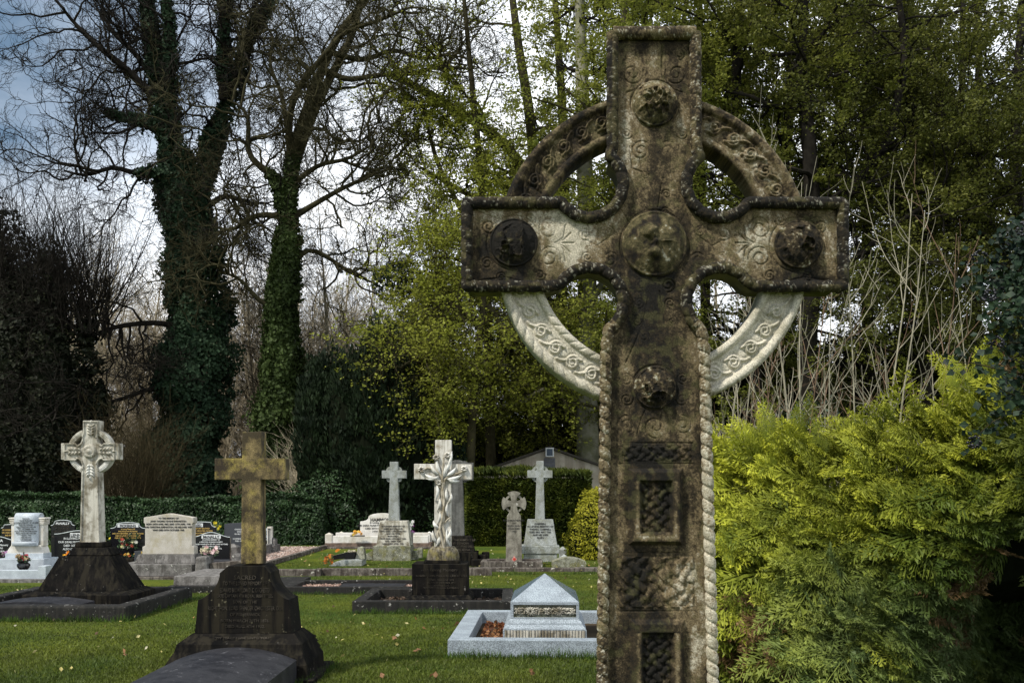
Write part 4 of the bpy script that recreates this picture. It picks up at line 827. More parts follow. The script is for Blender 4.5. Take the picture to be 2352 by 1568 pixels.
# small grey granite cross
granite_cross(904.5, 23.6, 'small grey granite cross with four round piercings on a pale inscribed tapering pedestal', 1060, (877, 932.5), (1080, 1098), (1195, 12.7), 9.2, 20, (10.2, 3.2), ((874, 937, 1195), (867, 944, 1252)), (860, 946, 1285), M['granite'], M['marble'],
              ('IN LOVING MEMORY OF\nJAMES McCLELLAND\nWHO DIED 12TH JUNE 1931\nAND HIS WIFE\nMARGARET\nWHO DIED 20TH MAY 1940\nAND THEIR SON\nWHO DIED APRIL 1942', .05, 'ink', 10), lower=None)
def more_small():
    g = thing('grave_surround', (PX(905, 24.), 24., 0), 'mossy granite kerb with corner blocks beside the small grey granite cross', 'grave kerb')
    l = lambda p: (p - 905) * 23.3 / FPX
    for a, c, y0, zt in ((842, 862, -.5, .18), (946, 966, -.45, .22)): b = MB(); b.prism([(l(a), 0), (l(c), 0), (l(c), zt if a > 900 else zt + .05), (l(a), zt + (.05 if a > 900 else 0) - .05)], y0, y0 + .14); b.build('kerb', M['granite_mossy'], g, bevel=.012)
    for a, c, y in ((848, 862, .5), (956, 968, .4)): b = MB(); b.box(l(a), l(c), y, y + .2, -.02, PZ(1262, 23.8)); b.build('corner_block', M['granite_mossy'], g, bevel=.015)
    p = thing('planter', at(795, 21.6), 'black angular planter of orange flowers on a grey wedge of stone in the lawn', 'planter')
    k = 21.6 / FPX; q = lambda v: (v - 795) * k; z = lambda v: PZ(v, 21.6)
    b = MB(); b.prism([(q(757), 0), (q(832), 0), (q(832), z(1286)), (q(818), z(1284)), (q(790), z(1285)), (q(772), z(1289)), (q(757), z(1297))], -.05, .6); b.build('stone_wedge', M['granite'], p, bevel=.008)
    b = MB(); b.prism([(q(762), z(1286)), (q(789), z(1283)), (q(789), z(1270)), (q(760), z(1277))], .1, .4); b.prism([(q(790), z(1284)), (q(812), z(1284)), (q(815), z(1267.5)), (q(789.5), z(1269.5))], .08, .42); b.build('planter_box', M['vase'], p)
    b = MB(); b.frus(q(813), q(836), .15, .42, z(1285), q(818), q(833), .2, .38, z(1259)); b.frus(q(818), q(833), .2, .38, z(1259), q(822), q(829), .25, .33, z(1256)); b.build('granite_post', M['granite_mossy'], p, bevel=.01)
    b = MB(); rg = np.random.default_rng(3); leaves(b, np.stack([rg.uniform(q(795), q(812), 90), rg.uniform(.12, .35, 90), z(1268) + rg.uniform(0, .035, 90)], 1), .035, rg, .8, 0, np.array([.6, .55, .4])); b.build('gravel_top', M['petal'], p)
    f = thing('flower_bunch', (PX(752, 21.4), 21.4, 0), 'spilling orange flowers at the left end of the black angular planter', 'flowers')
    blooms(f, (.02, 0, .16), (.10, .05, .10), [(.45, .12, .015), (.35, .07, .01), (.5, .18, .03)], 26, .03, 61); blooms(f, (.2, .0, .34), (.05, .03, .03), [(.6, .2, .02)], 3, .035, 62, leafy=False, name='raised_flowers')
more_small()

# ---- dark celtic cross behind the lily cross
rr = granite_cross(1050, 21.8, 'dark grey ringed cross with a black lettered pedestal standing close behind the white lily cross', 1058, (1014, 1087), (1062, 1103), (1230, 16.5), 12.8, 27, (17, 3.4), ((1014, 1083, 1230), (1010, 1090, 1266)), (1002, 1098, 1298), stone('grey slate cross stone', (.13, .13, .12), (.07, .07, .065), s1=6, streak=((.04, .04, .035), .5, 18), lichen=((.45, .45, .42), .63, 9), speck=(.7, 1.3, 90)), M['black'],
              ('SACRED TO THE MEMORY OF\nCHARLES DUNCAN\nOF THIS PARISH WHO DIED\nAND HIS WIFE ANNA\nWHO DIED 2ND MAY 1911', .06, 'ink_s', 6), blkmat='black')
g = thing('grave_surround', (PX(1095, 21.3), 21.3, 0), 'black kerb blocks at the right foot of the dark ringed cross', 'grave kerb')
for a, c, d, h in ((-.12, .12, 0, .16), (.02, .2, .35, .24), (.08, .25, .75, .27)): b = MB(); b.box(a, c, d, d + .3, -.02, h); b.build('kerb', M['black'], g, bevel=.02)

# ---- white lily cross
def lily_cross():
    Y = 14.2; cx = 1017.; k = Y / FPX; lx = lambda p: (p - cx) * k; z = lambda p: PZ(p, Y)
    r = thing('memorial_cross', at(cx, Y), 'white marble cross entwined with carved lilies on a black lettered block', 'stone cross')
    o = [(997.5, 1262), (1035.5, 1262), (1036, 1100), (1083.5, 1100.5), (1083.5, 1066), (1036.5, 1065), (1036.5, 1010), (999.5, 1010), (999, 1065), (951, 1064.5), (951, 1100), (998, 1100)]
    MB().prism([(lx(a), z(c)) for a, c in o], 0, .16).build('cross', M['marble_lily'], r, bevel=.005)
    # entwined stems
    rg = np.random.default_rng(12); b = MB()
    def stem(pts, rad, d=-.02):
        P = smooth_path(np.array([(lx(x), d - .01 * math.sin(i * 1.3), z(y)) for i, (x, y) in enumerate(pts)]), .015, 4); tubes(b, P[None], np.linspace(rad, rad * .55, len(P))[None], 7)
    stem([(1017, 1258), (1024, 1235), (1016, 1205), (1022, 1170), (1014, 1140), (1018, 1105), (1010, 1085), (985, 1073), (972, 1078)], .024)
    stem([(1014, 1260), (1005, 1225), (1020, 1195), (1011, 1165), (1016, 1130), (1022, 1100), (1035, 1090), (1055, 1086), (1066, 1080)], .022)
    stem([(1020, 1258), (1010, 1215), (1018, 1180), (1021, 1150), (1016, 1110), (1018, 1080), (1020, 1050)], .02, -.035)
    stem([(1022, 1200), (1030, 1190), (1035, 1188)], .014); stem([(1012, 1120), (1004, 1112), (995, 1098)], .015)
    b.build('carved_stems', stone('carved marble stems', (.42, .38, .30), (.2, .17, .11), s1=9, rough=.8), r, smooth=True)
    b = MB()
    def blade(x, y, dx, dy, L, w, lift=.045):
        n = 9; t = np.linspace(0, 1, n); d = np.array([dx, dy]); d = d / np.linalg.norm(d); p = np.array([-d[1], d[0]]); V = []
        for u in t:
            c = np.array([x, y]) + d * L * u + p * 6 * math.sin(u * 2.5) * np.sign(dx + .1); ww = w * math.sin(math.pi * min(1, u * .93 + .05)) ** .7
            yy = -.012 - lift * math.sin(math.pi * u)
            V += [(lx(c[0] - p[0] * ww), yy + .016, z(c[1] - p[1] * ww)), (lx(c[0]), yy - .008, z(c[1])), (lx(c[0] + p[0] * ww), yy + .016, z(c[1] + p[1] * ww))]
        b.grid(np.array(V), n, 3)
    for q in [(1016, 1095, -.2, -1, 42, 4), (1018, 1090, .35, -1, 46, 4), (1012, 1092, -.7, -1, 34, 4), (1020, 1095, .8, -.8, 36, 4), (1022, 1085, .25, -1, 52, 3.5), (1012, 1100, -1, -.45, 40, 4), (1022, 1100, 1, -.35, 40, 4), (1012, 1092, -1, .1, 34, 3.5),
              (1024, 1096, 1, .15, 34, 4), (1016, 1100, .1, -1, 40, 4.5), (1010, 1170, -.3, 1, 34, 3.5), (1026, 1120, .3, 1, 36, 3.5), (1008, 1225, -.35, 1, 30, 4), (1026, 1215, .3, 1, 40, 3.5), (1012, 1215, -.6, -1, 26, 4), (1026, 1160, .25, -1, 30, 3.5), (1022, 1245, .3, -1, 34, 4), (1006, 1250, -.25, -1, 34, 4), (1010, 1140, -.3, 1, 34, 3.5), (1004, 1110, -.2, 1, 40, 3.5), (1030, 1150, .1, 1, 36, 3)]: blade(*q)
    b.build('carved_leaves', M['marble_clean'], r, smooth=True)
    for (x, y) in ((968, 1078), (1066, 1076), (1002, 1050), (1008, 1108), (1028, 1045)):
        b = MB()
        for j in range(7):
            a = j * 2 * math.pi / 7; c = (x + 4.5 * math.cos(a), y + 4.5 * math.sin(a)); V = []
            for u in np.linspace(0, 2 * math.pi, 8, endpoint=False): V.append((lx(c[0] + 3.6 * math.cos(u) * 1.1), -.012, z(c[1] + 3.2 * math.sin(u))))
            V.append((lx(c[0]), -.06, z(c[1]))); b.add(V, [(8, i, (i + 1) % 8) for i in range(8)])
        b.build('carved_lily', M['marble_lily'], r)
    # rock mound
    n1, n2 = 48, 20; A, T = np.meshgrid(np.linspace(0, 2 * np.pi, n1, endpoint=False), np.linspace(0, 1, n2), indexing='ij')
    rad = .235 * (1 - .45 * T ** 1.8) * (1 + .35 * (fbm(np.stack([np.cos(A).ravel() * 3.2, np.sin(A).ravel() * 3.2, T.ravel() * 2], 1), 4, 5).reshape(A.shape) - .5)); rad[:, -1] = 0
    zz = z(1285) + (z(1254) - z(1285)) * np.sin(T * np.pi / 2)
    b = MB(); b.grid(np.stack([rad * np.cos(A), .08 + rad * .8 * np.sin(A), zz], -1).reshape(-1, 3), n1, n2, True)
    b.build('carved_rock', stone('mossy carved rock', (.13, .11, .075), (.03, .025, .018), s1=14, moss=((.2, .17, .05), .6, 8), bump=.8, streak=((.30, .27, .2), .5, 26)), r)
    b = MB(); b.box(lx(975), lx(1056), -.12, .30, z(1292), z(1285)); b.build('upper_step', M['black'], r, bevel=.008)
    b = MB(); b.box(lx(950), lx(1075), -.25, .42, z(1361), z(1292)); b.build('lettered_block', M['black'], r, bevel=.006)
    b = MB(); b.frus(lx(936), lx(1086), -.36, .52, z(1369), lx(947), lx(1078), -.26, .43, z(1361)); b.box(lx(936), lx(1086), -.36, .52, -.02, z(1369)); b.build('plinth', M['black'], r, bevel=.004)
    text('In Loving Memory', M['ink_s'], r, .062, 0, -.254, z(1300)); text('ROBERT JOHN PERCIVAL CHICHESTER', M['ink_s'], r, .042, 0, -.254, z(1315)); text('BORN 18TH JUNE 1873\nDIED 21ST OCTOBER 1911\nAT PARKGATE', M['ink_s'], r, .034, 0, -.254, z(1325)); text('"PERFECT THROUGH SUFFERING"', M['ink_s'], r, .034, 0, -.254, z(1343))
    g = thing('grave_surround', (-1.05, 14.0, 0), 'heavy black lichen spotted kerb round the white lily cross', 'grave kerb'); kerb_set(g, -1.06, 1.07, -.87, .95, .165, .16, M['kerb_dark'], bevel=.012)
    gravel(g, -.9, .9, -.7, .78, .03, [(.10, .07, .05), (.18, .12, .08), (.05, .04, .03)], 900, .05, 71, name='litter_bed')
lily_cross()

# ---- small wheel cross slab and tall granite cross on the right
def wheel_slab():
    Y = 21.6; cx = 1180.5; k = Y / FPX; lx = lambda p: (p - cx) * k; z = lambda p: PZ(p, Y)
    r = thing('celtic_cross', at(cx, Y), 'short weathered slab with a round wheel head, white lichen spots on its shaft', 'stone cross'); m = stone('lichen spotted stone', (.26, .245, .20), (.13, .12, .095), s1=6, lichen=((.58, .57, .52), .60, 6.5), speck=(.65, 1.35, 80), streak=((.07, .065, .05), .5, 10))
    o = [(1161.5, 1290), (1199.5, 1290), (1196.5, 1184), (1194, 1180), (1189, 1172)]
    R0 = 28.5; c = (1180.5, 1156)
    def armpts(a):     # one splayed arm of the wheel head, curved end
        return [(c[0] + 12 * math.cos(math.radians(a + 45)) , c[1] - 12 * math.sin(math.radians(a + 45)))] 
    pts = [(1161.5, 1290), (1199.5, 1290), (1196.5, 1184), (1189, 1173)]
    for a in (0, 90, 180):
        base = [(a - 32, 12), (a - 31, 22)]; pts += [(c[0] + q * math.cos(math.radians(t)), c[1] - q * math.sin(math.radians(t))) for t, q in ((a - 42, 9.5), (a - 27, 18), (a - 33, 27.5))]
        pts += [(c[0] + R0 * math.cos(math.radians(t)), c[1] - R0 * math.sin(math.radians(t))) for t in np.linspace(a - 31, a + 31, 9)]
        pts += [(c[0] + q * math.cos(math.radians(t)), c[1] - q * math.sin(math.radians(t))) for t, q in ((a + 33, 27.5), (a + 27, 18), (a + 42, 9.5))]
    pts += [(1172, 1173), (1164.5, 1184)]
    MB().prism([(lx(a), z(b_)) for a, b_ in pts], 0, .16).build('slab', m, r, bevel=.006)
    cross_ring(r, 0, z(1156), 22.5 * k, 17.5 * k, .03, .13, m)
    text('IN LOVING MEMORY\nOF\nEDITH MARY\nWHO DIED\n1924', M['ink'], r, .05, 0, -.004, z(1192))
    f = thing('wooden_cross', (PX(1181, 21.3), 21.3, .04), 'tiny pink remembrance cross leaning at the foot of the wheel headed slab', 'token cross'); b = MB(); b.prism([(-.02, 0), (.02, 0), (.018, .11), (.05, .11), (.05, .15), (.018, .15), (.018, .19), (-.018, .19), (-.018, .15), (-.05, .15), (-.05, .11), (-.018, .11)], 0, .015); b.build('cross', plain('pink token', (.6, .25, .22), .7), f)
    blooms(f, (0, -.01, .13), (.01, .002, .01), [(.5, .05, .03)], 2, .035, 5, leafy=False, name='poppy')
    g = thing('grave_surround', at(1174, 21.2), 'pinkish stone kerb filled with leaves round the wheel headed slab', 'grave kerb'); kerb_set(g, -.64, .66, -.35, .6, .15, .13, M['kerb']); gravel(g, -.5, .52, -.22, .47, .05, [(.10, .05, .03), (.3, .2, .15), (.2, .1, .06)], 900, .05, 73)
wheel_slab()
r, k, lx, z = granite_cross(1240.5, 23.2, 'tall plain granite ringed cross with rough tapering pedestal in front of the clipped dark hedge', 1058, (1211.5, 1269), (1079.5, 1097), (1192, 11), 8.3, 21, None, ((1212, 1270, 1192), (1203.5, 1279, 1251)), (1198, 1284, 1270), M['granite'], M['granite'],
              ('CAMPBELL\nIN LOVING MEMORY OF\nTHOMAS CAMPBELL\nDIED 3RD MAY 1926\nAND HIS WIFE\nELLEN', .055, 'ink', 7), lower=(1203, 1279, 1270), blkmat='granite', dp=.18, open_ring=True)
p = thing('stone_post', at(1296, 21.8), 'short grey post with a pointed cap right of the tall plain granite cross', 'post'); b = MB(); b.box(-.09, .09, 0, .18, -.02, .17); b.frus(-.09, .09, 0, .18, .17, -.01, .01, .08, .1, .24); b.build('post', M['granite'], p, bevel=.01)
p = thing('stone_post', at(1293, 24.), 'second pointed post half hidden behind the one by the tall plain granite cross', 'post'); b = MB(); b.box(-.09, .09, 0, .18, -.02, .22); b.frus(-.09, .09, 0, .18, .22, -.01, .01, .08, .1, .29); b.build('post', M['granite'], p, bevel=.01)
p = thing('ledger_stone', at(1307, 21.3), 'low grey slab with a curved top at the foot of the golden clipped bush', 'grave slab'); xs = np.linspace(-.36, .36, 14); MB().prism([(-.36, 0), (.36, 0)] + [(float(x), .12 + .09 * (1 - (x / .36) ** 2)) for x in xs[::-1]], -.1, .35).build('slab', M['granite_mossy'], p, bevel=.008)

# ---- granite tomb with the pyramid lid
def tomb():
    r = thing('tomb', (.36, 10.9, 0), 'grey granite tomb with a pyramid top and a carved flower band in the lawn', 'tomb', rotz=R_(-2))
    hw, hd = .355, .6; m = M['granite_tomb']
    A = [(-hw, -hd, .465), (hw, -hd, .465), (hw, hd, .465), (-hw, hd, .465), (0, 0, .715)]
    MB().add(A, [(0, 1, 4), (2, 3, 4), (3, 2, 1, 0)]).build('lid', m, r); 
    for s in (-1, 1): MB().add([(s * hw, -s * hd * -1, .4655), (s * hw, s * hd * -1, .4655), (s * .001, 0, .7155)], [(0, 1, 2)]).build('polished_slope', M['granite_pol'], r)
    b = MB(); b.box(-hw, hw, -hd, hd, .435, .465); b.build('cornice', m, r, bevel=.004)
    b = MB(); b.box(-hw + .02, hw - .02, -hd + .03, hd - .03, .305, .435); b.build('chest', M['granite_mossy'], r)
    for z0, z1 in ((.29, .305),): b = MB(); b.box(-hw, hw, -hd, hd, z0, z1); b.build('lower_fillet', m, r, bevel=.003)
    for s in (-1, 1): b = MB(); b.box(s * hw - (.03 if s > 0 else 0), s * hw + (.03 if s < 0 else 0), -hd + .001, hd - .001, .305, .435); b.build('corner_strip', m, r)
    b = MB(); z = .29; w0 = 0
    for dz, dw in ((.035, .03), (.02, .035), (.035, .065), (.012, .07)): b.frus(-hw - dw, hw + dw, -hd - dw, hd + dw, z - dz, -hw - w0, hw + w0, -hd - w0, hd + w0, z); z -= dz; w0 = dw
    b.build('stepped_plinth', m, r, bevel=.003)
    b = MB(); 
    for i in range(26):
        x = -hw - .06 + (2 * hw + .12) * (i + .5) / 26; rad = .017 if i % 2 else .012; a = np.linspace(0, 2 * np.pi, 8, endpoint=False)
        V = [(x + rad * math.cos(t), -hd - .075 + rad * .7 * math.sin(t), zz) for zz in (.10, .185) for t in a]; b.add(V, [(j, (j + 1) % 8, (j + 1) % 8 + 8, j + 8) for j in range(8)])
    b.build('bead_moulding', M['marble'], r, smooth=True)
    b = MB(); b.box(-hw - .075, hw + .075, -hd - .075, hd + .075, .02, .185); b.build('base', m, r, bevel=.004)
    # flower band relief
    b = MB(); rg = np.random.default_rng(2)
    for i, x in enumerate(np.linspace(-.30, .30, 25)):
        if i in (6, 18):
            for j in range(12):
                a = j * math.pi / 6; d = np.array([math.cos(a), math.sin(a)]); e = np.array([-d[1], d[0]]); c = np.array([x, .37])
                for q0, q1, w_ in ((.01, .052, .013),): P = [c + d * q0, c + d * (q0 + q1) / 2 + e * w_, c + d * q1, c + d * (q0 + q1) / 2 - e * w_]; b.add([(P[0][0], -hd + .004, P[0][1]), (P[1][0], -hd + .02, P[1][1]), (P[2][0], -hd + .006, P[2][1]), (P[3][0], -hd + .02, P[3][1]), (*[(P[0] + P[2])[0] / 2], -hd - .004, (P[0] + P[2])[1] / 2)], [(0, 1, 4), (1, 2, 4), (2, 3, 4), (3, 0, 4)])
        if abs(i - 6) > 1 and abs(i - 18) > 1:
            for j in range(9):
                a = rg.uniform(0, 6.28); d = np.array([math.cos(a), math.sin(a)]); e = np.array([-d[1], d[0]]); c = np.array([x + rg.uniform(-.02, .02), .37 + rg.uniform(-.03, .03)]); L, w_ = rg.uniform(.03, .045), .013
                P = [c - d * L * .5, c + e * w_, c + d * L * .5, c - e * w_]; b.add([(P[0][0], -hd + .026, P[0][1]), (P[1][0], -hd + .024, P[1][1]), (P[2][0], -hd + .026, P[2][1]), (P[3][0], -hd + .024, P[3][1]), (c[0], -hd + .0, c[1])], [(0, 1, 4), (1, 2, 4), (2, 3, 4), (3, 0, 4)])
    b.build('flower_frieze', M['marble'], r)
    g = thing('grave_surround', (.40, 10.9, 0), 'pale blue grey granite kerb round the pyramid topped tomb', 'grave kerb', rotz=R_(-2)); kerb_set(g, -.98, .98, -1.28, 1.2, .17, .19, M['granite_tomb'], bevel=.004)
    b = MB(); b.box(-.79, .79, -1.09, 1.01, .0, .035); b.build('bed', M['core_brown'], g); rg = np.random.default_rng(6); b = MB(); n = 260
    leaves(b, np.stack([-.72 + .25 * rg.random(n) ** 1.5, rg.uniform(-1.05, .9, n), .05 + .03 * rg.random(n)], 1), .06, rg, .7, .4, np.array([(.16, .05, .02), (.25, .12, .05), (.10, .04, .02)])[rg.integers(0, 3, n)]); o = b.build('dead_leaves', M['petal'], g); o['kind'] = 'stuff'
tomb()

# ---- shed
def shed():
    Y = 34.; cx = 1262; k = Y / FPX; r = thing('shed', at(cx, Y), 'low rendered shed gable with a floodlight and a vent behind the clipped hedge', 'shed'); m = stone('stained render', (.42, .38, .31), (.30, .26, .20), s1=1.2, streak=((.17, .14, .10), .6, 3), speck=(.85, 1.12, 60))
    hw = 2.75; zp = PZ(1031, Y); ze = zp - .95
    MB().prism([(-hw, 0), (hw + .3, 0), (hw + .3, ze - .1), (0, zp), (-hw, ze)], 0, 7).build('walls', m, r)
    b = MB()
    for s, (xx, zz) in ((-1, (-hw - .15, ze - .04)), (1, (hw + .45, ze - .14))): b.add([(0, -.12, zp + .02), (xx, -.12, zz), (xx, 7.1, zz), (0, 7.1, zp + .02), (0, -.12, zp + .10), (xx, -.12, zz + .06), (xx, 7.1, zz + .06), (0, 7.1, zp + .10)], [(0, 1, 2, 3), (7, 6, 5, 4), (0, 4, 5, 1), (1, 5, 6, 2), (3, 2, 6, 7)])
    b.build('roof', plain('mossy roof felt', (.05, .045, .035), .95), r)
    v = MB(); 
    for i in range(6): v.frus(-.19, .19, -.05, .0, zp - .62 + i * .055, -.19, .19, -.015, .0, zp - .58 + i * .055)
    v.build('vent', plain('grey louvre', (.14, .15, .17), .6), r)
    b = MB(); b.frus(-.14, .14, -.30, -.26, zp - .27, -.14, .14, -.22, -.12, zp + .04); o = b.build('floodlight', plain('white lamp housing', (.6, .62, .62), .5), r, bevel=.01)
    b = MB(); b.frus(-.10, .10, -.306, -.30, zp - .235, -.10, .10, -.235, -.228, zp + .0); g = b.build('lamp_glass', plain('dark lamp glass', (.04, .06, .09), .1, .6), o)
shed()

# ================================================================ vegetation
def trunk_mesh(b, path, Y, rad, rng, dy=0., m=40, sides=12, jit=.5):
    """path: measured (column, row) points of a stem; rad: radii in the same units"""
    P = smooth_path(np.array([(PX(x, Y), Y + dy * i / max(1, len(path) - 1), PZ(y, Y)) for i, (x, y) in enumerate(path)]), .35, 2)
    t = np.linspace(0, 1, len(P)); R = np.interp(t, np.linspace(0, 1, len(rad)), rad) * Y / FPX
    tubes(b, P[None], R[None], sides); return P, R
def multi(Pl, Rl, m=24):      # bring stems to the same number of points
    out = []; ro = []
    for P, R in zip(Pl, Rl):
        t = np.linspace(0, 1, m); s = np.linspace(0, 1, len(P)); out.append(np.stack([np.interp(t, s, P[:, k]) for k in range(3)], 1)); ro.append(np.interp(t, s, R))
    return np.array(out), np.array(ro)
def rebase(b, o0):
    for i in range(len(b.v)): b.v[i] = b.v[i] - np.array(o0)

def crooked_tree(px, Y, label, stems, seed, limbs, bark, ivy=None, ivymat=None, ivy_n=26000, L1=(2.6, 5.2), nb=(7, 8, 8), tmin=.45, dens=1.):
    rng = np.random.default_rng(seed); root = thing('bare_tree', at(px, Y), label, 'tree'); o0 = at(px, Y)
    b = MB(); Pl, Rl = [], []
    for path, rad, dy in stems: P, R = trunk_mesh(b, path, Y, rad, rng, dy); Pl.append(P); Rl.append(R)
    rebase(b, o0); b.build('trunk', bark, root, smooth=True)
    b = MB(); PA, RA = multi(Pl, Rl)
    p, d, r, t, pi = spawn(PA, RA, limbs, tmin, .98, 45, 85, rng, .38); n = len(p)
    keep = (np.abs(p[:, 0] - o0[0]) > 1.3) | (p[:, 2] > 12.5); p, d, r = p[keep], d[keep], r[keep]; n = len(p); r = np.clip(r, .045, .13)
    P1, R1 = grow(p, d, rng.uniform(*L1, n), r, 14, .30, .03, .22, rng); tubes(b, P1, R1, 6)
    p, d, r, _, _ = spawn(P1, R1, nb[0], .2, 1, 35, 75, rng, .55); P2, R2 = grow(p, d, rng.uniform(.9, 2.2, len(p)), np.clip(r, .020, .06), 10, .30, .04, .4, rng); tubes(b, P2, R2, 4)
    p, d, r, _, _ = spawn(P2, R2, nb[1], .15, 1, 30, 70, rng, .6); P3, R3 = grow(p, d, rng.uniform(.4, 1.1, len(p)), np.clip(r, .011, .022), 7, .28, .04, .5, rng); tubes(b, P3, R3, 3)
    p, d, r, _, _ = spawn(P3, R3, nb[2], .15, 1, 30, 65, rng, .7); P4, R4 = grow(p, d, rng.uniform(.18, .5, len(p)), np.clip(r, .007, .011), 4, .25, .05, .6, rng); tubes(b, P4, R4, 3)
    rebase(b, o0); b.build('branches', bark, root)
    if ivy:
        b = MB(); Cs = []; Ns = []; Ss = []
        for (si, t0, t1, r0, r1, frac) in ivy:
            P, R = Pl[si], Rl[si]; n = int(ivy_n * frac); t = rng.uniform(t0, t1, n); s = np.linspace(0, 1, len(P)); c = np.stack([np.interp(t, s, P[:, k]) for k in range(3)], 1)
            u = rng.standard_normal((n, 3)); u[:, 2] *= .35; u /= np.linalg.norm(u, axis=1, keepdims=True)
            rr = (r0 + (r1 - r0) * (t - t0) / max(.01, t1 - t0)) * Y / FPX
            lump = fbm(np.concatenate([c * .9 + u * 1.1], 1), 3, seed) ; rr = rr * (.15 + 1.85 * lump) * rng.uniform(.55, 1.05, n) ** .5
            Cs.append(c + u * rr[:, None] + rng.standard_normal((n, 3)) * .05); Ns.append(u); Ss.append(rng.uniform(.09, .2, n))
        leaves(b, np.concatenate(Cs), np.concatenate(Ss), rng, .8, 0, None, np.concatenate(Ns)); rebase(b, o0); b.build('ivy', ivymat, root)
    return root
# the two large bare trees
crooked_tree(440, 38, 'tall bare forking tree thickly clad in dark ivy, above the left hedge', [
    ([(440, 1170), (442, 900), (452, 700), (430, 560), (408, 430), (382, 300), (372, 220), (352, 120), (336, 0), (330, -150)], [32, 28, 23, 19, 15, 12, 10, 8, 6, 3], 0),
    ([(440, 560), (455, 430), (478, 330), (512, 220), (535, 140), (550, 60), (610, -40), (640, -140)], [13, 12, 10, 9, 8, 6, 4, 2], 1.5),
    ([(385, 330), (400, 230), (408, 120), (402, 0), (410, -120)], [12, 11, 9, 8, 4], -1.5),
    ([(512, 230), (520, 120), (530, 0), (520, -120)], [11, 9, 8, 4], -1),
    ([(375, 240), (330, 200), (290, 160), (235, 120), (185, 70), (150, 20)], [11, 9, 8, 6, 4, 2], -1),
    ([(365, 300), (320, 270), (262, 255), (225, 235)], [12, 10, 6, 3], 1),
    ([(350, 180), (300, 110), (230, 40), (180, -30)], [8, 6, 5, 3], 2),
    ([(430, 420), (380, 400), (330, 420), (290, 400), (240, 440), (200, 430)], [8, 7, 6, 5, 4, 2], -2),
    ([(470, 480), (520, 440), (560, 470), (585, 450), (560, 520)], [8, 6, 5, 4, 2], 0),
    ([(440, 760), (380, 745), (300, 760), (230, 800), (170, 820)], [8, 6, 5, 4, 2], -2.5),
    ([(450, 900), (380, 890), (300, 930), (250, 945), (190, 935)], [7, 5, 4, 3, 2], -3)], 11, 13, M['bark'],
    [(0, 0.0, .42, 80, 62, .45), (0, .42, .62, 60, 36, .20), (0, .62, .92, 26, 14, .09), (1, .0, .4, 28, 20, .10), (1, .4, .85, 22, 12, .05), (2, .1, .8, 20, 10, .03), (3, .1, .9, 17, 9, .03), (5, .2, 1, 22, 10, .02), (7, 0, .4, 45, 15, .02)], M['ivy'], 75000, nb=(6, 6, 5), tmin=.25)
crooked_tree(650, 36, 'bare crooked tree with mossy trunk and greenish ivy', [
    ([(640, 1170), (642, 950), (648, 750), (656, 600), (662, 480), (668, 400), (676, 330), (700, 270), (724, 200), (752, 130), (790, 60), (850, -10), (910, -80)], [30, 27, 24, 22, 20, 19, 16, 14, 13, 11, 9, 7, 4], 0),
    ([(662, 420), (690, 320), (716, 240), (738, 180), (770, 110), (800, 40), (820, -60)], [14, 13, 11, 10, 9, 7, 4], 1.5),
    ([(668, 360), (664, 280), (690, 215), (740, 165), (800, 100), (870, 90), (960, 60)], [10, 8, 7, 6, 5, 4, 2], -1.5),
    ([(655, 480), (640, 410), (615, 395), (585, 385), (572, 350), (590, 300), (575, 260), (540, 255)], [13, 11, 9, 7, 6, 5, 3, 2], -1),
    ([(655, 500), (620, 488), (560, 488), (546, 515), (500, 520), (470, 500)], [8, 7, 6, 5, 4, 2], 1),
    ([(672, 500), (720, 470), (790, 430), (860, 400), (905, 385)], [8, 6, 5, 4, 2], 0),
    ([(676, 420), (740, 380), (800, 385), (870, 350)], [7, 5, 4, 2], -1),
    ([(665, 620), (700, 560), (760, 590), (800, 620), (860, 640)], [8, 6, 5, 4, 2], 1),
    ([(652, 720), (600, 700), (560, 640), (520, 640)], [7, 5, 4, 2], -1),
    ([(745, 160), (800, 190), (860, 170), (930, 175), (1010, 150), (1080, 160)], [7, 6, 5, 5, 4, 2], 0),
    ([(760, 120), (830, 130), (900, 80), (960, 100), (1050, 60)], [7, 6, 5, 4, 2], 2),
    ([(660, 300), (640, 200), (600, 120), (610, 40), (560, -20)], [6, 5, 4, 3, 2], 2)], 23, 11, M['bark_g'],
    [(0, 0, .28, 50, 44, .42), (0, .28, .48, 38, 24, .34), (0, .48, .62, 20, 10, .10), (3, 0, .3, 20, 10, .05), (0, 0, .2, 70, 60, .09)], M['ivy_y'], 40000, nb=(6, 6, 5), tmin=.25)

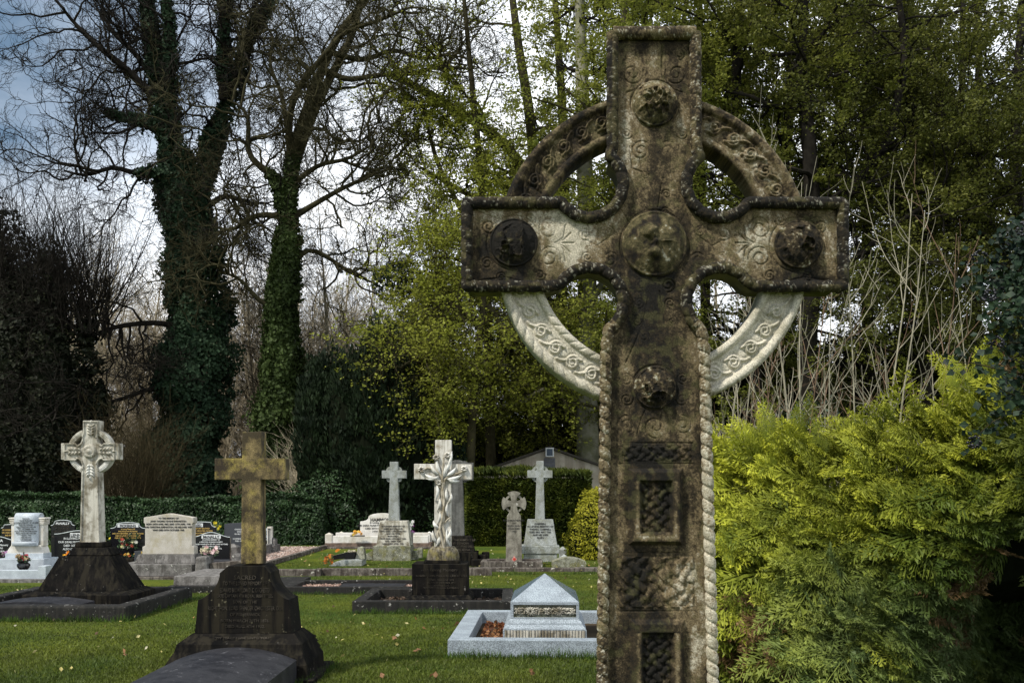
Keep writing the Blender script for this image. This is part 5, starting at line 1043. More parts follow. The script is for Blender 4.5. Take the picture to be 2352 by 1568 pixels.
# leafing beeches
def beech(px, Y, label, trunks, seed, lmat, bark, limbs=14, zmin=4, L1=(3, 6), leaf=.095, nb=(7, 8), perp=7, droop=-.012, up=.5, reach=None, spread=.085, thr=.30):
    rng = np.random.default_rng(seed); root = thing('beech_tree', at(px, Y), label, 'tree'); o0 = at(px, Y); b = MB(); Pl, Rl = [], []
    for path, rad, dy in trunks: P, R = trunk_mesh(b, path, Y, rad, rng, dy); Pl.append(P); Rl.append(R)
    rebase(b, o0); b.build('trunk', bark, root, smooth=True)
    b = MB(); PA, RA = multi(Pl, Rl); p, d, r, t, pi = spawn(PA, RA, limbs, .08, .99, 50, 95, rng, .35)
    if reach is not None: d[:, 0] += reach; d[:, 1] -= .25; d /= np.linalg.norm(d, axis=1, keepdims=True)
    k = p[:, 2] > zmin; p, d, r = p[k], d[k], r[k]; n = len(p)
    P1, R1 = grow(p, d, rng.uniform(*L1, n), np.clip(r, .03, .09), 14, .16, droop, .2, rng); tubes(b, P1, R1, 6)
    p, d, r, _, _ = spawn(P1, R1, nb[0], .15, 1, 30, 65, rng, .5); P2, R2 = grow(p, d, rng.uniform(.9, 2., len(p)), np.clip(r, .010, .035), 8, .16, droop, .4, rng); tubes(b, P2, R2, 4)
    p, d, r, _, _ = spawn(P2, R2, nb[1], .1, 1, 30, 60, rng, .5); P3, R3 = grow(p, d, rng.uniform(.35, .9, len(p)), np.clip(r, .005, .011), 5, .16, droop * 2, .5, rng); tubes(b, P3, R3, 3)
    rebase(b, o0); b.build('branches', M['bark'] if bark != M['bark_g'] else bark, root)
    b = MB(); n = len(P3); pi = np.repeat(np.arange(n), perp); t = rng.uniform(0, 4, n * perp); i = np.minimum(t.astype(int), 3); f = (t - i)[:, None]
    Cn = P3[pi, i] * (1 - f) + P3[pi, i + 1] * f + rng.standard_normal((n * perp, 3)) * spread * np.array([1, 1, .45])
    dense = vnoise(Cn * .55, seed); kk = dense + rng.uniform(-.2, .2, len(Cn)) > thr; Cn = Cn[kk]
    leaves(b, Cn, leaf * rng.uniform(.6, 1.35, len(Cn)), rng, .75, up); rebase(b, o0); b.build('foliage', lmat, root); return root
beech(1240, 40, 'yellow green leafing beech with dark trunks filling the sky left of the tall cross', [([(1250, 1180), (1250, 800), (1240, 500), (1215, 250), (1190, 100), (1170, -60)], [18, 17, 15, 13, 11, 7], 0), ([(1265, 1180), (1290, 700), (1300, 400), (1295, 200), (1280, -60)], [15, 14, 13, 11, 7], 2),
    ([(1230, 420), (1150, 330), (1060, 280), (985, 245), (910, 218)], [12, 11, 10, 9, 7], -2), ([(1240, 560), (1150, 500), (1060, 470), (980, 440)], [9, 8, 6, 3], -3)], 31, M['beech'], M['bark_g'], limbs=15, zmin=5.5, nb=(7, 8), perp=15)
beech(1110, 36, 'smaller yellow green leafing tree between the bare crooked tree and the tall cross', [([(1130, 1180), (1120, 700), (1105, 400), (1080, 150), (1060, -60)], [12, 11, 9, 7, 4], 0), ([(1120, 620), (1060, 480), (1000, 360), (960, 200)], [7, 6, 5, 3], 1)], 33, M['beech'], M['bark_g'], limbs=15, zmin=7, perp=16, L1=(1.5, 3.))
beech(1350, 37, 'beech with a pale grey trunk and low spreading golden green branches behind the shed', [([(1350, 1180), (1350, 1000), (1345, 850), (1350, 600), (1340, 300), (1330, -60)], [27, 25, 22, 19, 15, 10], 0), ([(1345, 930), (1250, 850), (1150, 840), (1040, 830), (930, 850)], [9, 8, 6, 5, 3], 0), ([(1345, 800), (1240, 720), (1120, 690), (1000, 690), (930, 740)], [9, 7, 6, 4, 2], -2),
    ([(1345, 860), (1280, 880), (1180, 930), (1080, 940), (1000, 930)], [8, 7, 5, 4, 2], 0), ([(1350, 700), (1430, 600), (1500, 560)], [8, 6, 3], -2), ([(1345, 640), (1250, 600), (1150, 590), (1040, 560), (980, 545)], [8, 7, 5, 4, 2], -1)], 35, M['beech'], M['bark_beech'], limbs=15, zmin=4.2, nb=(8, 9), perp=12, L1=(1.6, 3.4), droop=-.015)
beech(1430, 34, 'leafing beech standing directly behind the top of the tall cross', [([(1440, 1180), (1430, 600), (1420, 300), (1440, -60)], [16, 14, 11, 7], 0), ([(1430, 600), (1500, 400), (1560, 200), (1600, -60)], [10, 9, 7, 5], 2)], 37, M['beech_g'], M['bark_g'], limbs=26, zmin=3.5, perp=26, thr=.16)
beech(1720, 34, 'dark trunked beech with fresh green leaves right of the tall cross', [([(1740, 1180), (1730, 700), (1700, 400), (1690, 200), (1700, -60)], [18, 16, 14, 12, 8], 0), ([(1730, 640), (1790, 480), (1820, 300), (1830, 100), (1850, -60)], [14, 13, 12, 10, 7], 1)], 39, M['beech_g'], M['bark'], limbs=24, zmin=4, perp=24, thr=.22)
beech(1900, 32, 'broad dark beech with the thickest trunk, above the pale saplings', [([(1860, 1180), (1855, 800), (1870, 560), (1860, 350), (1840, 150), (1850, -60)], [24, 22, 20, 18, 15, 10], 0), ([(1870, 560), (1960, 430), (2040, 330), (2080, 150), (2060, -60)], [12, 11, 10, 8, 5], 0), ([(1865, 700), (1950, 600), (2050, 520), (2130, 480)], [9, 8, 6, 3], -2)], 41, M['beech_d'], M['bark'], limbs=20, zmin=3.5, perp=22)
beech(2120, 35, 'dark green leafing tree in front of the brightest gap at the upper right', [([(2130, 1180), (2120, 700), (2100, 350), (2070, -60)], [15, 13, 11, 7], 0), ([(2120, 600), (2180, 400), (2230, 200), (2240, -60)], [10, 9, 7, 4], 1)], 43, M['beech_d'], M['bark'], limbs=24, zmin=3, perp=24, thr=.2)
beech(2330, 33, 'dull olive leafing tree at the right edge above the ivy', [([(2370, 1180), (2350, 700), (2330, 350), (2350, -60)], [16, 14, 12, 7], 0), ([(2350, 700), (2280, 560), (2200, 500), (2100, 480)], [10, 9, 7, 3], -2), ([(2345, 500), (2260, 380), (2180, 330), (2080, 330)], [8, 7, 5, 3], -1)], 45, M['beech_d'], M['bark'], limbs=18, zmin=2.5, perp=22)
beech(1620, 38, 'green leafing tree deep in the wood between the tall cross and the dark trunked beech', [([(1620, 1180), (1620, 600), (1600, 200), (1610, -60)], [13, 12, 9, 6], 0), ([(1620, 500), (1560, 300), (1520, 100)], [8, 6, 3], 0)], 47, M['beech_g'], M['bark'], limbs=28, zmin=3, perp=26, thr=.14, leaf=.11)
beech(2010, 40, 'dark leafing tree deep in the wood behind the broad dark beech', [([(2000, 1180), (1990, 600), (2000, 200), (1990, -60)], [14, 13, 10, 6], 0), ([(1990, 500), (1930, 300), (1940, 50)], [8, 6, 3], 0)], 49, M['beech_d'], M['bark'], limbs=30, zmin=2.5, perp=26, leaf=.12, thr=.12)
beech(2240, 42, 'dark leafing tree deep in the wood near the right edge', [([(2250, 1180), (2240, 600), (2250, 200), (2240, -60)], [14, 13, 10, 6], 0), ([(2240, 700), (2170, 500), (2150, 300)], [8, 6, 3], 0)], 51, M['beech_d'], M['bark'], limbs=30, zmin=2, perp=26, leaf=.12, thr=.12)

beech(1080, 32, 'low spreading beech with golden green sprays hanging over the dark upright yew', [([(1078, 1180), (1084, 950), (1110, 700), (1120, 560)], [11, 10, 8, 5], 0), ([(1120, 700), (1180, 790), (1240, 800), (1290, 830)], [7, 6, 4, 2], 0), ([(1090, 900), (1060, 820), (1010, 800), (930, 850)], [7, 6, 4, 2], -1), ([(1105, 760), (1060, 700), (1010, 680), (950, 740)], [7, 6, 4, 2], 1), ([(1084, 930), (1060, 900), (1030, 880), (985, 890)], [6, 5, 4, 2], 0), ([(1140, 650), (1070, 600), (1010, 580), (975, 600)], [6, 5, 4, 2], 0)], 53, M['beech'], M['bark_g'], limbs=13, zmin=4.0, nb=(8, 9), perp=9, L1=(1.2, 2.6), droop=-.015)
beech(1260, 41, 'low golden green tree between the yew and the pale trunk behind the shed roof', [([(1260, 1180), (1265, 950), (1260, 700), (1250, 560)], [12, 10, 8, 5], 0), ([(1262, 900), (1200, 840), (1130, 830)], [7, 6, 3], -1), ([(1262, 860), (1330, 800), (1390, 780)], [7, 6, 3], 1), ([(1262, 960), (1190, 930), (1130, 960)], [6, 5, 2], 0), ([(1262, 960), (1320, 930), (1370, 940)], [6, 5, 2], 0)], 55, M['beech_g'], M['bark_g'], limbs=15, zmin=2.9, nb=(8, 9), perp=18, L1=(1.2, 2.6), droop=-.015)

# masses of dark evergreens: shoots on lumpy ellipsoids
def mass(name, px, Y, label, cat, blobs, n, size, mat, seed, up=0., core='core', stemmat='bark', vertical=0., elong=1., aspect=.6, part='foliage', shell=.35, trunk=True, lump=1.1):
    """blobs: (x, y, z, rx, ry, rz) relative to the base"""
    rng = np.random.default_rng(seed); root = thing(name, at(px, Y), label, cat)
    B = np.array(blobs, float); vol = (B[:, 3] * B[:, 5] + B[:, 4] * B[:, 5]); k = rng.choice(len(B), n, p=vol / vol.sum())
    u = rng.standard_normal((n, 3)); u /= np.linalg.norm(u, axis=1, keepdims=True); q = rng.uniform(1 - shell, 1.03, n) ** .6
    Cn = B[k, :3] + u * B[k, 3:] * q[:, None]; Cn += u * ((fbm(Cn * 1.6, 3, seed)[:, None] - .5) * lump * np.minimum(1, B[k, 3:].min(1))[:, None])
    kk = Cn[:, 2] > .02; Cn, u = Cn[kk], u[kk]; n = len(Cn); s = size * rng.uniform(.6, 1.3, n)
    b = MB()
    if vertical:
        A = np.stack([rng.normal(0, .25, n), rng.normal(0, .25, n), np.ones(n)], 1) * vertical + u * .5; A /= np.linalg.norm(A, axis=1, keepdims=True); W = np.cross(A, u + rng.standard_normal((n, 3)) * .5); W /= np.linalg.norm(W, axis=1, keepdims=True) + 1e-9
        V = np.stack([Cn - A * s[:, None] * .5 * elong, Cn + W * s[:, None] * .5 * aspect, Cn + A * s[:, None] * .5 * elong, Cn - W * s[:, None] * .5 * aspect], 1).reshape(-1, 3); b.add(V, np.arange(4 * n).reshape(n, 4))
    else: leaves(b, Cn, s, rng, aspect, up, None, u)
    b.build(part, mat, root)
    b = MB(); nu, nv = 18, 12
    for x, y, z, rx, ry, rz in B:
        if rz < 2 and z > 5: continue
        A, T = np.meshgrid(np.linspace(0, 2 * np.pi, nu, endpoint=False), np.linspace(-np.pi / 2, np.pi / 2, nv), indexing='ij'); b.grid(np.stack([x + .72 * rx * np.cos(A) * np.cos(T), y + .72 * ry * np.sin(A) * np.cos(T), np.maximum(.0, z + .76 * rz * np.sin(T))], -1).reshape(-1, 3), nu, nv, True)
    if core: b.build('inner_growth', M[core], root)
    if trunk:
        b = MB(); P = np.array([[(0, 0, -.1), (.05, 0, 1.), (0, .05, 2.)]]); tubes(b, P, np.full((1, 3), .22), 8); b.build('trunk', M[stemmat], root)
    return root
bl = []
rg = np.random.default_rng(5)
for i in range(20):
    x = -1.75 + 3.4 * i / 19 + rg.uniform(-.15, .15); h = 6.1 + .9 * math.exp(-((x - .35) / .5) ** 2) + rg.uniform(-.6, .35) - .25 * max(0, -x - 1); bl.append((x, rg.uniform(-.8, .8), h / 2 - .1, rg.uniform(.5, .85), .7, h / 2 + .1))
for x, h in ((1.8, 5.0), (2.2, 4.2), (2.6, 3.4)): bl.append((x, .2, h / 2, .75, .7, h / 2))
mass('yew_tree', 845, 32, 'very dark upright yew with many columnar tops behind the HAMMOND headstone', 'tree', bl, 95000, .15, M['yew'], 61, vertical=1., elong=1.3, aspect=.5, lump=1.9)
mass('evergreen_tree', 1100, 42, 'dark evergreen filling the gap beneath the golden green branches left of the shed', 'tree', [(-1.5, 0, 2.5, 1.6, 1.5, 3.6), (.6, .3, 2.2, 1.6, 1.4, 3.2), (2.5, .8, 1.8, 1.6, 1.4, 2.7), (-3., .5, 3.4, 1.2, 1.2, 4.4)], 30000, .16, M['fir'], 63, up=.2)
mass('ivy_clad_tree', 60, 36, 'huge dark ivy smothered tree with twiggy top at the left edge', 'tree', [(-.3, 0, 5, 1.6, 1.6, 6.0), (-2, .5, 5.5, 1.6, 1.6, 6.6), (1.1, -.5, 4, 1.2, 1.2, 5.4), (1.9, .5, 3.0, .9, 1, 3.6), (2.2, 0, 6.9, .5, .5, 1.6), (.8, .3, 9.2, .6, .7, 1.5), (-1.0, 0, 10.8, .6, .7, 1.3), (2.6, .2, 4.6, .4, .5, 1.4), (-2.2, .2, 11.4, .6, .6, 1.2)], 60000, .16, M['fir'], 65, up=.1, lump=3.2, shell=.6)
mass('ivy_clad_tree', 955, 37, 'small dark ivy topped tree between the bare crooked tree and the leafing beeches', 'tree', [(0, 0, 5.2, .9, .8, 2.6), (-.55, 0, 9.4, 1.0, .8, .75), (.3, .2, 7.6, 1.0, .8, 1.6), (1.1, 0, 9.2, .9, .7, .8), (.8, .4, 3.2, 1.3, 1, 2.8)], 16000, .16, M['ivy'], 67)
for px, Y, lab, s in ((1720, 40, 'dark holly mass behind the pale saplings, just right of the tall cross', 71), (2060, 41, 'dark evergreen understorey behind the pale saplings, right part', 73), (2330, 39, 'dark evergreen understorey at the right edge behind the golden hedge', 75), (1480, 41, 'dark evergreen understorey hidden mostly by the tall cross', 77)):
    mass('evergreen_tree', px, Y, lab, 'tree', [(-1.8, 0, 3.5, 2.1, 1.5, 5.0), (.9, .5, 4.4, 2.1, 1.5, 5.4), (3.2, 0, 3.2, 1.9, 1.4, 4.6)], 30000, .19, M['fir'], s, up=.2)
mass('laurel_bush', 740, 31, 'dark glossy laurel bush bulging at the right end of the clipped laurel hedge', 'bush', [(-.5, 0, 1, .8, .8, .95), (.15, .2, 1.1, .9, .8, 1.15), (.75, .1, .8, .7, .7, .8), (1.3, .4, .6, .7, .6, .75)], 9000, .11, M['laurel'], 79, trunk=False)
mass('laurel_bush', 1000, 31, 'dark laurel with pale glossy leaves between the small grey cross and the lily cross', 'bush', [(-1.5, .6, 1.4, .7, .5, 1.2), (-.3, .8, .8, 1.1, .6, .9), (.8, .8, .7, .9, .6, .8)], 4000, .12, M['laurel'], 80, trunk=False)

# twiggy top of the left edge tree, thicket and background wood
def upright_twigs(name, x0, x1, y0, y1, h0, h1, n, mat, seed, label, cat, z0=0., group=None, fan=.25, kind=None, r=.012, subs=6):
    rng = np.random.default_rng(seed); b = MB(); P0 = np.stack([rng.uniform(x0, x1, n), rng.uniform(y0, y1, n), np.full(n, z0)], 1); D = np.stack([rng.normal(0, fan, n), rng.normal(0, fan, n), np.ones(n)], 1); D /= np.linalg.norm(D, axis=1, keepdims=True)
    P1, R1 = grow(P0, D, rng.uniform(h0, h1, n), r * rng.uniform(.7, 1.6, n), 12, .07, .015, .25, rng); tubes(b, P1, R1, 4)
    p, d, rr, _, _ = spawn(P1, R1, subs, .25, 1, 20, 50, rng, .6); P2, R2 = grow(p, d, rng.uniform(.5, 1.8, len(p)), np.clip(rr, .004, .02), 6, .12, .03, .4, rng); tubes(b, P2, R2, 3)
    p, d, rr, _, _ = spawn(P2, R2, 3, .2, 1, 20, 50, rng, .6); P2, R2 = grow(p, d, rng.uniform(.3, .8, len(p)), np.clip(rr, .004, .008), 4, .12, .03, .5, rng); tubes(b, P2, R2, 3)
    o = b.build(name, mat, None); tag(o, label, cat, group, kind); return o
o = upright_twigs('crown_twigs', -3.2, 2.9, -1.2, 1.2, 2.2, 6.2, 360, M['bark'], 81, None, None, z0=7.2, fan=.36, r=.022, subs=8); par = [q for q in bpy.data.objects if q.get('label', '').startswith('huge dark ivy')][0]; o.parent = par
for k in ('label', 'category'): 
    if k in o: del o[k]
# prototypes of slim bare woodland trees
def bare_proto(seed, h, mat):
    rng = np.random.default_rng(seed); b = MB(); root = thing('woodland_tree', (0, 0, 0), 'one of the slim bare trees crowded in the wood behind the hedge', 'tree', 'slim bare trees of the wood behind')
    n0 = 3; P, R = grow(np.array([[0, 0, 0.], [.1, 0, 0], [-.1, .1, 0]]), np.array([[0, 0, 1.], [.12, 0, 1], [-.1, .05, 1]]), np.array([h, h * .8, h * .75]), np.array([.11, .07, .06]), 22, .035, .01, .15, rng); tubes(b, P, R, 6); b.build('trunk', mat, root, smooth=True)
    b = MB(); p, d, r, _, _ = spawn(P, R, 15, .22, 1, 25, 60, rng, .45); P1, R1 = grow(p, d, rng.uniform(1.2, 3.4, len(p)), np.clip(r, .012, .04), 10, .12, .04, .3, rng); tubes(b, P1, R1, 4)
    p, d, r, _, _ = spawn(P1, R1, 8, .2, 1, 25, 60, rng, .55); P2, R2 = grow(p, d, rng.uniform(.5, 1.5, len(p)), np.clip(r, .006, .012), 6, .14, .03, .5, rng); tubes(b, P2, R2, 3)
    p, d, r, _, _ = spawn(P2, R2, 3, .2, 1, 25, 60, rng, .7); P2, R2 = grow(p, d, rng.uniform(.3, .7, len(p)), np.clip(r, .005, .008), 4, .14, .03, .5, rng); tubes(b, P2, R2, 3)
    b.build('branches', mat, root); return root
protos = [bare_proto(90 + i, h, M['bark_b'] if i < 3 else M['bark']) for i, h in enumerate((9.5, 8.2, 10.5, 9.))]
rg = np.random.default_rng(17); spots = []
for i in range(88): px = rg.uniform(150, 980) if i < 64 else rg.uniform(960, 2350); Y = rg.uniform(42, 64); spots.append((PX(px, Y), Y, rg.uniform(0, 6.28), rg.uniform(.85, 1.35) * (1.12 if px < 960 else 1.1)))
for i, (x, y, a, s) in enumerate(spots):
    src = protos[i % 4]
    if i < 4: o = src
    else:
        o = src.copy(); C.objects.link(o)
        for ch in list(src.children): c = ch.copy(); C.objects.link(c); c.parent = o
    o.location = (x, y, 0); o.rotation_euler = (0, 0, a); o.scale = (s, s, s)
upright_twigs('thicket', PX(150, 45), PX(1000, 45), 40.5, 54, 2., 5.6, 900, M['bark_b'], 83, 'tangled pale brown brushwood of the wood behind the laurel hedge', 'thicket', kind='stuff', r=.013, subs=6)
upright_twigs('thicket', PX(1000, 45), PX(2450, 45), 42, 50, 2.5, 6, 600, M['bark_g'], 84, 'dark tangled brushwood in the wood behind the shed', 'thicket', kind='stuff', r=.013, subs=6)
# brown willowy shrub behind the hedge near the ringed cross, and the stump bush
o = upright_twigs('twiggy_shrub', PX(235, 34), PX(345, 34), 33.4, 34.6, 2.2, 4.2, 170, plain('willow twigs', (.045, .036, .018), .9, .1), 85, 'olive brown twiggy shrub between the pale ringed cross and the ivy clad giant', 'bush', r=.012)
o = upright_twigs('twiggy_shrub', PX(690, 33), PX(725, 33), 33., 33.6, 1.5, 3.4, 90, M['bark_b'], 86, 'pale brown twiggy stump bush right of the mossy trunk', 'bush', r=.022, fan=.12)
for ob in [q for q in bpy.data.objects if q.type == 'MESH' and q.name.split('.')[0] in ('twiggy_shrub', 'thicket')]:
    co = np.empty(len(ob.data.vertices) * 3); ob.data.vertices.foreach_get('co', co); co = co.reshape(-1, 3); c = np.array([co[:, 0].mean(), co[:, 1].mean(), 0]); ob.data.vertices.foreach_set('co', (co - c).ravel()); ob.location = c
# leaf litter bank on the floor of the wood
b = MB(); xs = np.linspace(-60, 60, 120); ys = np.array([36., 38, 44, 60, 90]); hs = np.array([-.05, .25, .9, 1.6, 3.2]); XX, YY = np.meshgrid(xs, ys, indexing='ij')
b.grid(np.stack([XX.ravel(), YY.ravel(), np.tile(hs, len(xs)) * (.8 + .5 * vnoise(np.stack([XX.ravel() * .3, YY.ravel(), 0 * XX.ravel()], 1), 3))], 1), len(xs), len(ys)); tag(b.build('wood_bank', M['core_brown'], smooth=True), kind='structure')

# clipped hedges (boxes of leaves)
def hedge(name, px, Y, label, x0, x1, d, h, n, size, mat, seed, aspect=.5, dir_mode='rand', round_=0.25, topvar=.08, cat='hedge'):
    rng = np.random.default_rng(seed); root = thing(name, at(px, Y), label, cat)
    wx = x1 - x0; per = np.array([wx * h, wx * d, d * h, d * h]); k = rng.choice(4, n, p=per / per.sum()); a, c = rng.random(n), rng.random(n)
    Cn = np.zeros((n, 3)); Nn = np.zeros((n, 3))
    m = k == 0; Cn[m] = np.stack([x0 + wx * a[m], 0 * a[m], h * c[m]], 1); Nn[m] = (0, -1, .2)
    m = k == 1; Cn[m] = np.stack([x0 + wx * a[m], d * c[m], h + 0 * a[m]], 1); Nn[m] = (0, -.2, 1)
    m = k == 2; Cn[m] = np.stack([x0 + 0 * a[m], d * a[m], h * c[m]], 1); Nn[m] = (-1, -.2, .1)
    m = k == 3; Cn[m] = np.stack([x1 + 0 * a[m], d * a[m], h * c[m]], 1); Nn[m] = (1, -.2, .1)
    lump = fbm(Cn * np.array([1.1, 1.1, 1.4]), 4, seed) - .5; Cn += Nn * (lump[:, None] * .35 + rng.normal(0, .035, n)[:, None])
    hf = h * (1 + topvar * (vnoise(np.stack([Cn[:, 0] * .35, 0 * a, 0 * a], 1), seed + 3) - .5) * 2); Cn[:, 2] *= hf / h
    u = np.clip((Cn[:, 2] / h - .8) / .2, 0, 1); Cn[:, 1] += round_ * u ** 2 * (k == 0)
    b = MB()
    if dir_mode == 'rand': leaves(b, Cn, size * rng.uniform(.6, 1.35, n), rng, aspect, .15, None, Nn * .8)
    else:
        A = Nn + np.array([-.5, 0, .1]) + rng.normal(0, .35, (n, 3)); A /= np.linalg.norm(A, axis=1, keepdims=True); W = np.cross(A, np.array([0, 0, 1.]) + rng.normal(0, .4, (n, 3))); W /= np.linalg.norm(W, axis=1, keepdims=True); s = (size * rng.uniform(.6, 1.4, n))[:, None]
        b.add(np.stack([Cn - A * s * .6, Cn + W * s * .5 * aspect, Cn + A * s * .6, Cn - W * s * .5 * aspect], 1).reshape(-1, 3), np.arange(4 * n).reshape(n, 4))
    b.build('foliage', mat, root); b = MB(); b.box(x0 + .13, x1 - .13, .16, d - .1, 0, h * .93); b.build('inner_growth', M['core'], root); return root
hedge('laurel_hedge', 360, 30, 'long clipped laurel hedge behind the left row of headstones', -8.3, 5.0, 1.1, 1.42, 46000, .105, M['laurel'], 101, topvar=.07)
hedge('clipped_hedge', 1205, 29.5, 'square clipped dark yew hedge before the shed', -1.72, 1.95, 1.4, 2.17, 34000, .13, M['green_hedge'], 103, aspect=.28, dir_mode='spray', topvar=.05)
mass('golden_bush', 1345, 23.5, 'small golden clipped conifer just left of the shaft of the tall cross', 'bush', [(0.25, .4, .55, .55, .7, 1.15), (-.02, .5, .35, .5, .6, .75), (.5, .6, .8, .5, .7, 1.0)], 13000, .085, M['gold_bush'], 105, trunk=False, up=.1, aspect=.35)

# the big golden conifer hedge on the right: feathery flat sprays
def frond_template():
    V = []; F = []; T = []
    def piece(p, d, L, w, t0, t1):
        p = np.array(p); d = np.array(d) / np.linalg.norm(d); q = np.array([-d[1], d[0]]); n = len(V)
        for c, t in ((p - q * w * .25, t0), (p + d * L * .45 - q * w * .5, (t0 + t1) / 2), (p + d * L, t1), (p + d * L * .45 + q * w * .5, (t0 + t1) / 2)): V.append((c[0], c[1], 0)); T.append(t)
        F.append((n, n + 1, n + 2, n + 3))
    piece((0, 0), (1, 0), 1.0, .014, 0, 1)
    rg = np.random.default_rng(1)
    for i in range(10):
        t = .10 + .86 * i / 10
        for s in (-1, 1):
            L = (.42 * (1 - t) ** .8 + .07) * rg.uniform(.85, 1.15); a = math.radians(38 + 8 * (1 - t)) * s; d = np.array([math.cos(a), math.sin(a)]); p = np.array([t + .015 * s, 0]); piece(p, d, L, .017, t * .7, min(1, t * .7 + .45))
            nsub = max(2, int(L / .085))
            for j in range(nsub):
                tt = .15 + .8 * j / nsub; l2 = L * .38 * (1 - tt * .6)
                for s2 in (-1, 1): a2 = a + s2 * math.radians(34); piece(p + d * L * tt, (math.cos(a2), math.sin(a2)), l2, .019, min(1, t * .6 + tt * .35), min(1, t * .6 + tt * .4 + .3))
    return np.array(V), np.array(F), np.array(T)
def conifer_hedge():
    rng = np.random.default_rng(200); root = thing('golden_conifer_hedge', (2.6, 5.6, 0), 'large feathery golden green conifer hedge filling the lower right', 'hedge')
    TV, TF, TT = frond_template(); nT = len(TV)
    n = 7200; cx = rng.uniform(-1.62, 3.5, n); cz = rng.uniform(-.05, 1.0, n) ** .85
    ztop = 1.50 + .07 * np.clip(cx + 1.2, 0, 1.6) - .14 * np.clip(cx - .7, 0, 2) + .42 * vnoise(np.stack([cx * 2.8, 0 * cx, 0 * cx], 1), 5) + .10 * (cx + 1.6) 
    z = cz * ztop
    edge = np.clip((cx + 1.8) / .45, 0, 1)                      # left end rounds away
    y = -.55 * (1 - (2 * cz - 1).clip(0, 1) ** 2.2) * edge + .9 * (1 - edge) ** 1.5 + .35 * (fbm(np.stack([cx * 1.3, z * 1.5, 0 * z], 1), 3, 9) - .5) * 2 + .10 * cz
    y += 1.3 * np.clip(cx + .55, 0, 1.2) * sstep(.80, .45, cz) - .22 * np.clip(cx + .3, 0, 1.2) * sstep(.6, .85, cz)   # the lower right part is set back under a bulge, shaped for shade
    layer = rng.random(n); y += layer * .34
    D = np.stack([-.85 + .3 * rng.standard_normal(n), -.38 + .25 * rng.standard_normal(n), .10 + .30 * rng.standard_normal(n) + .9 * np.clip(cz - .88, 0, .15) / .12], 1); D /= np.linalg.norm(D, axis=1, keepdims=True)
    Nn = np.stack([.1 + .35 * rng.standard_normal(n), -.75 + .3 * rng.standard_normal(n), .75 + .35 * rng.standard_normal(n)], 1); Nn -= (Nn * D).sum(1)[:, None] * D; Nn /= np.linalg.norm(Nn, axis=1, keepdims=True); W = np.cross(Nn, D)
    L = rng.uniform(.19, .42, n) * rng.uniform(.6, 1.35, n)
    P = np.stack([cx, y, z], 1)
    bend = (TV[:, 0] ** 2) * -.16
    V = P[:, None] + L[:, None, None] * (TV[None, :, :1] * D[:, None] + TV[None, :, 1:2] * W[:, None] * .95 + bend[None, :, None] * np.array([0, 0, 1.])) + .004 * rng.standard_normal((n, nT, 3))
    F = (TF[None] + (np.arange(n) * nT)[:, None, None]).reshape(-1, 4)
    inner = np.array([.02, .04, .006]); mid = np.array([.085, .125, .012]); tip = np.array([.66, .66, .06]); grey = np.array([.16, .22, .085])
    gold = np.clip(-.02 + .92 * cz ** 1.5 + 1.2 * (vnoise(P * np.array([1.5, 1, 2.2]) + 4, 7) - .5) - .20 * np.clip(cx + .4, -1, 2) - .5 * np.clip(cx - .2, 0, 2) * np.clip(1.2 - cz * 1.3, 0, 1) - .35 * layer + .25 * rng.standard_normal(n) * .6, 0, 1)  # gold thins towards the lower right, painting the fall of light into the colour
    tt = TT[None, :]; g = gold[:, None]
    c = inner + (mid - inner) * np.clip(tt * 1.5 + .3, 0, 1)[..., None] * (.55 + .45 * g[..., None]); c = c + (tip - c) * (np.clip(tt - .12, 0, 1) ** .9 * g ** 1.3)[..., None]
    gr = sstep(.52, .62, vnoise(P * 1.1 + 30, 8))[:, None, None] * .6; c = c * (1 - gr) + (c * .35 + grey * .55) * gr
    brn = (vnoise(P * 2.3 + 60, 12) > .80)[:, None, None] * (rng.random(n) > .4)[:, None, None]; c = np.where(brn, np.array([.14, .085, .035]) * (.5 + tt[..., None]), c); painted_shade = (np.clip(cx + .5, 0, 1) * sstep(.85, .4, cz))[:, None, None]; c = c * (1 - .6 * painted_shade) + np.array([.018, .034, .012]) * .6 * painted_shade  # lower right fronds tinted darker: shade painted into their colour
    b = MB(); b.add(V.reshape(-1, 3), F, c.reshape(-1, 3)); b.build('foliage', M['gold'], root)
    # leader shoots standing above the top
    n2 = 120; sx = np.r_[rng.uniform(-1.6, 1.8, 80), rng.normal(.15, .08, 22), rng.normal(-1.0, .10, 18)]; b = MB(); base = np.stack([sx, .1 + .3 * rng.random(n2), 1.62 + .10 * (sx + 1.) + 0 * sx], 1); base[80:102, 2] += rng.uniform(0, .55, 22); base[102:, 2] += rng.uniform(0, .25, 18)
    D = np.stack([-.35 + .45 * rng.standard_normal(n2), .25 * rng.standard_normal(n2) - .1, 1.0 + .2 * rng.random(n2)], 1); D /= np.linalg.norm(D, axis=1, keepdims=True); Nn = np.stack([.3 * rng.standard_normal(n2), -np.ones(n2), .2 * rng.standard_normal(n2)], 1); Nn -= (Nn * D).sum(1)[:, None] * D; Nn /= np.linalg.norm(Nn, axis=1, keepdims=True); W = np.cross(Nn, D); L = rng.uniform(.2, .36, n2)
    V = base[:, None] + L[:, None, None] * (TV[None, :, :1] * D[:, None] + TV[None, :, 1:2] * W[:, None] * .8)
    c = (mid + (tip - mid) * (np.clip(tt, 0, 1) * rng.uniform(.1, .8, (n2, 1)))[..., None]); b.add(V.reshape(-1, 3), (TF[None] + (np.arange(n2) * nT)[:, None, None]).reshape(-1, 4), c.reshape(-1, 3)); b.build('leader_shoots', M['gold'], root)
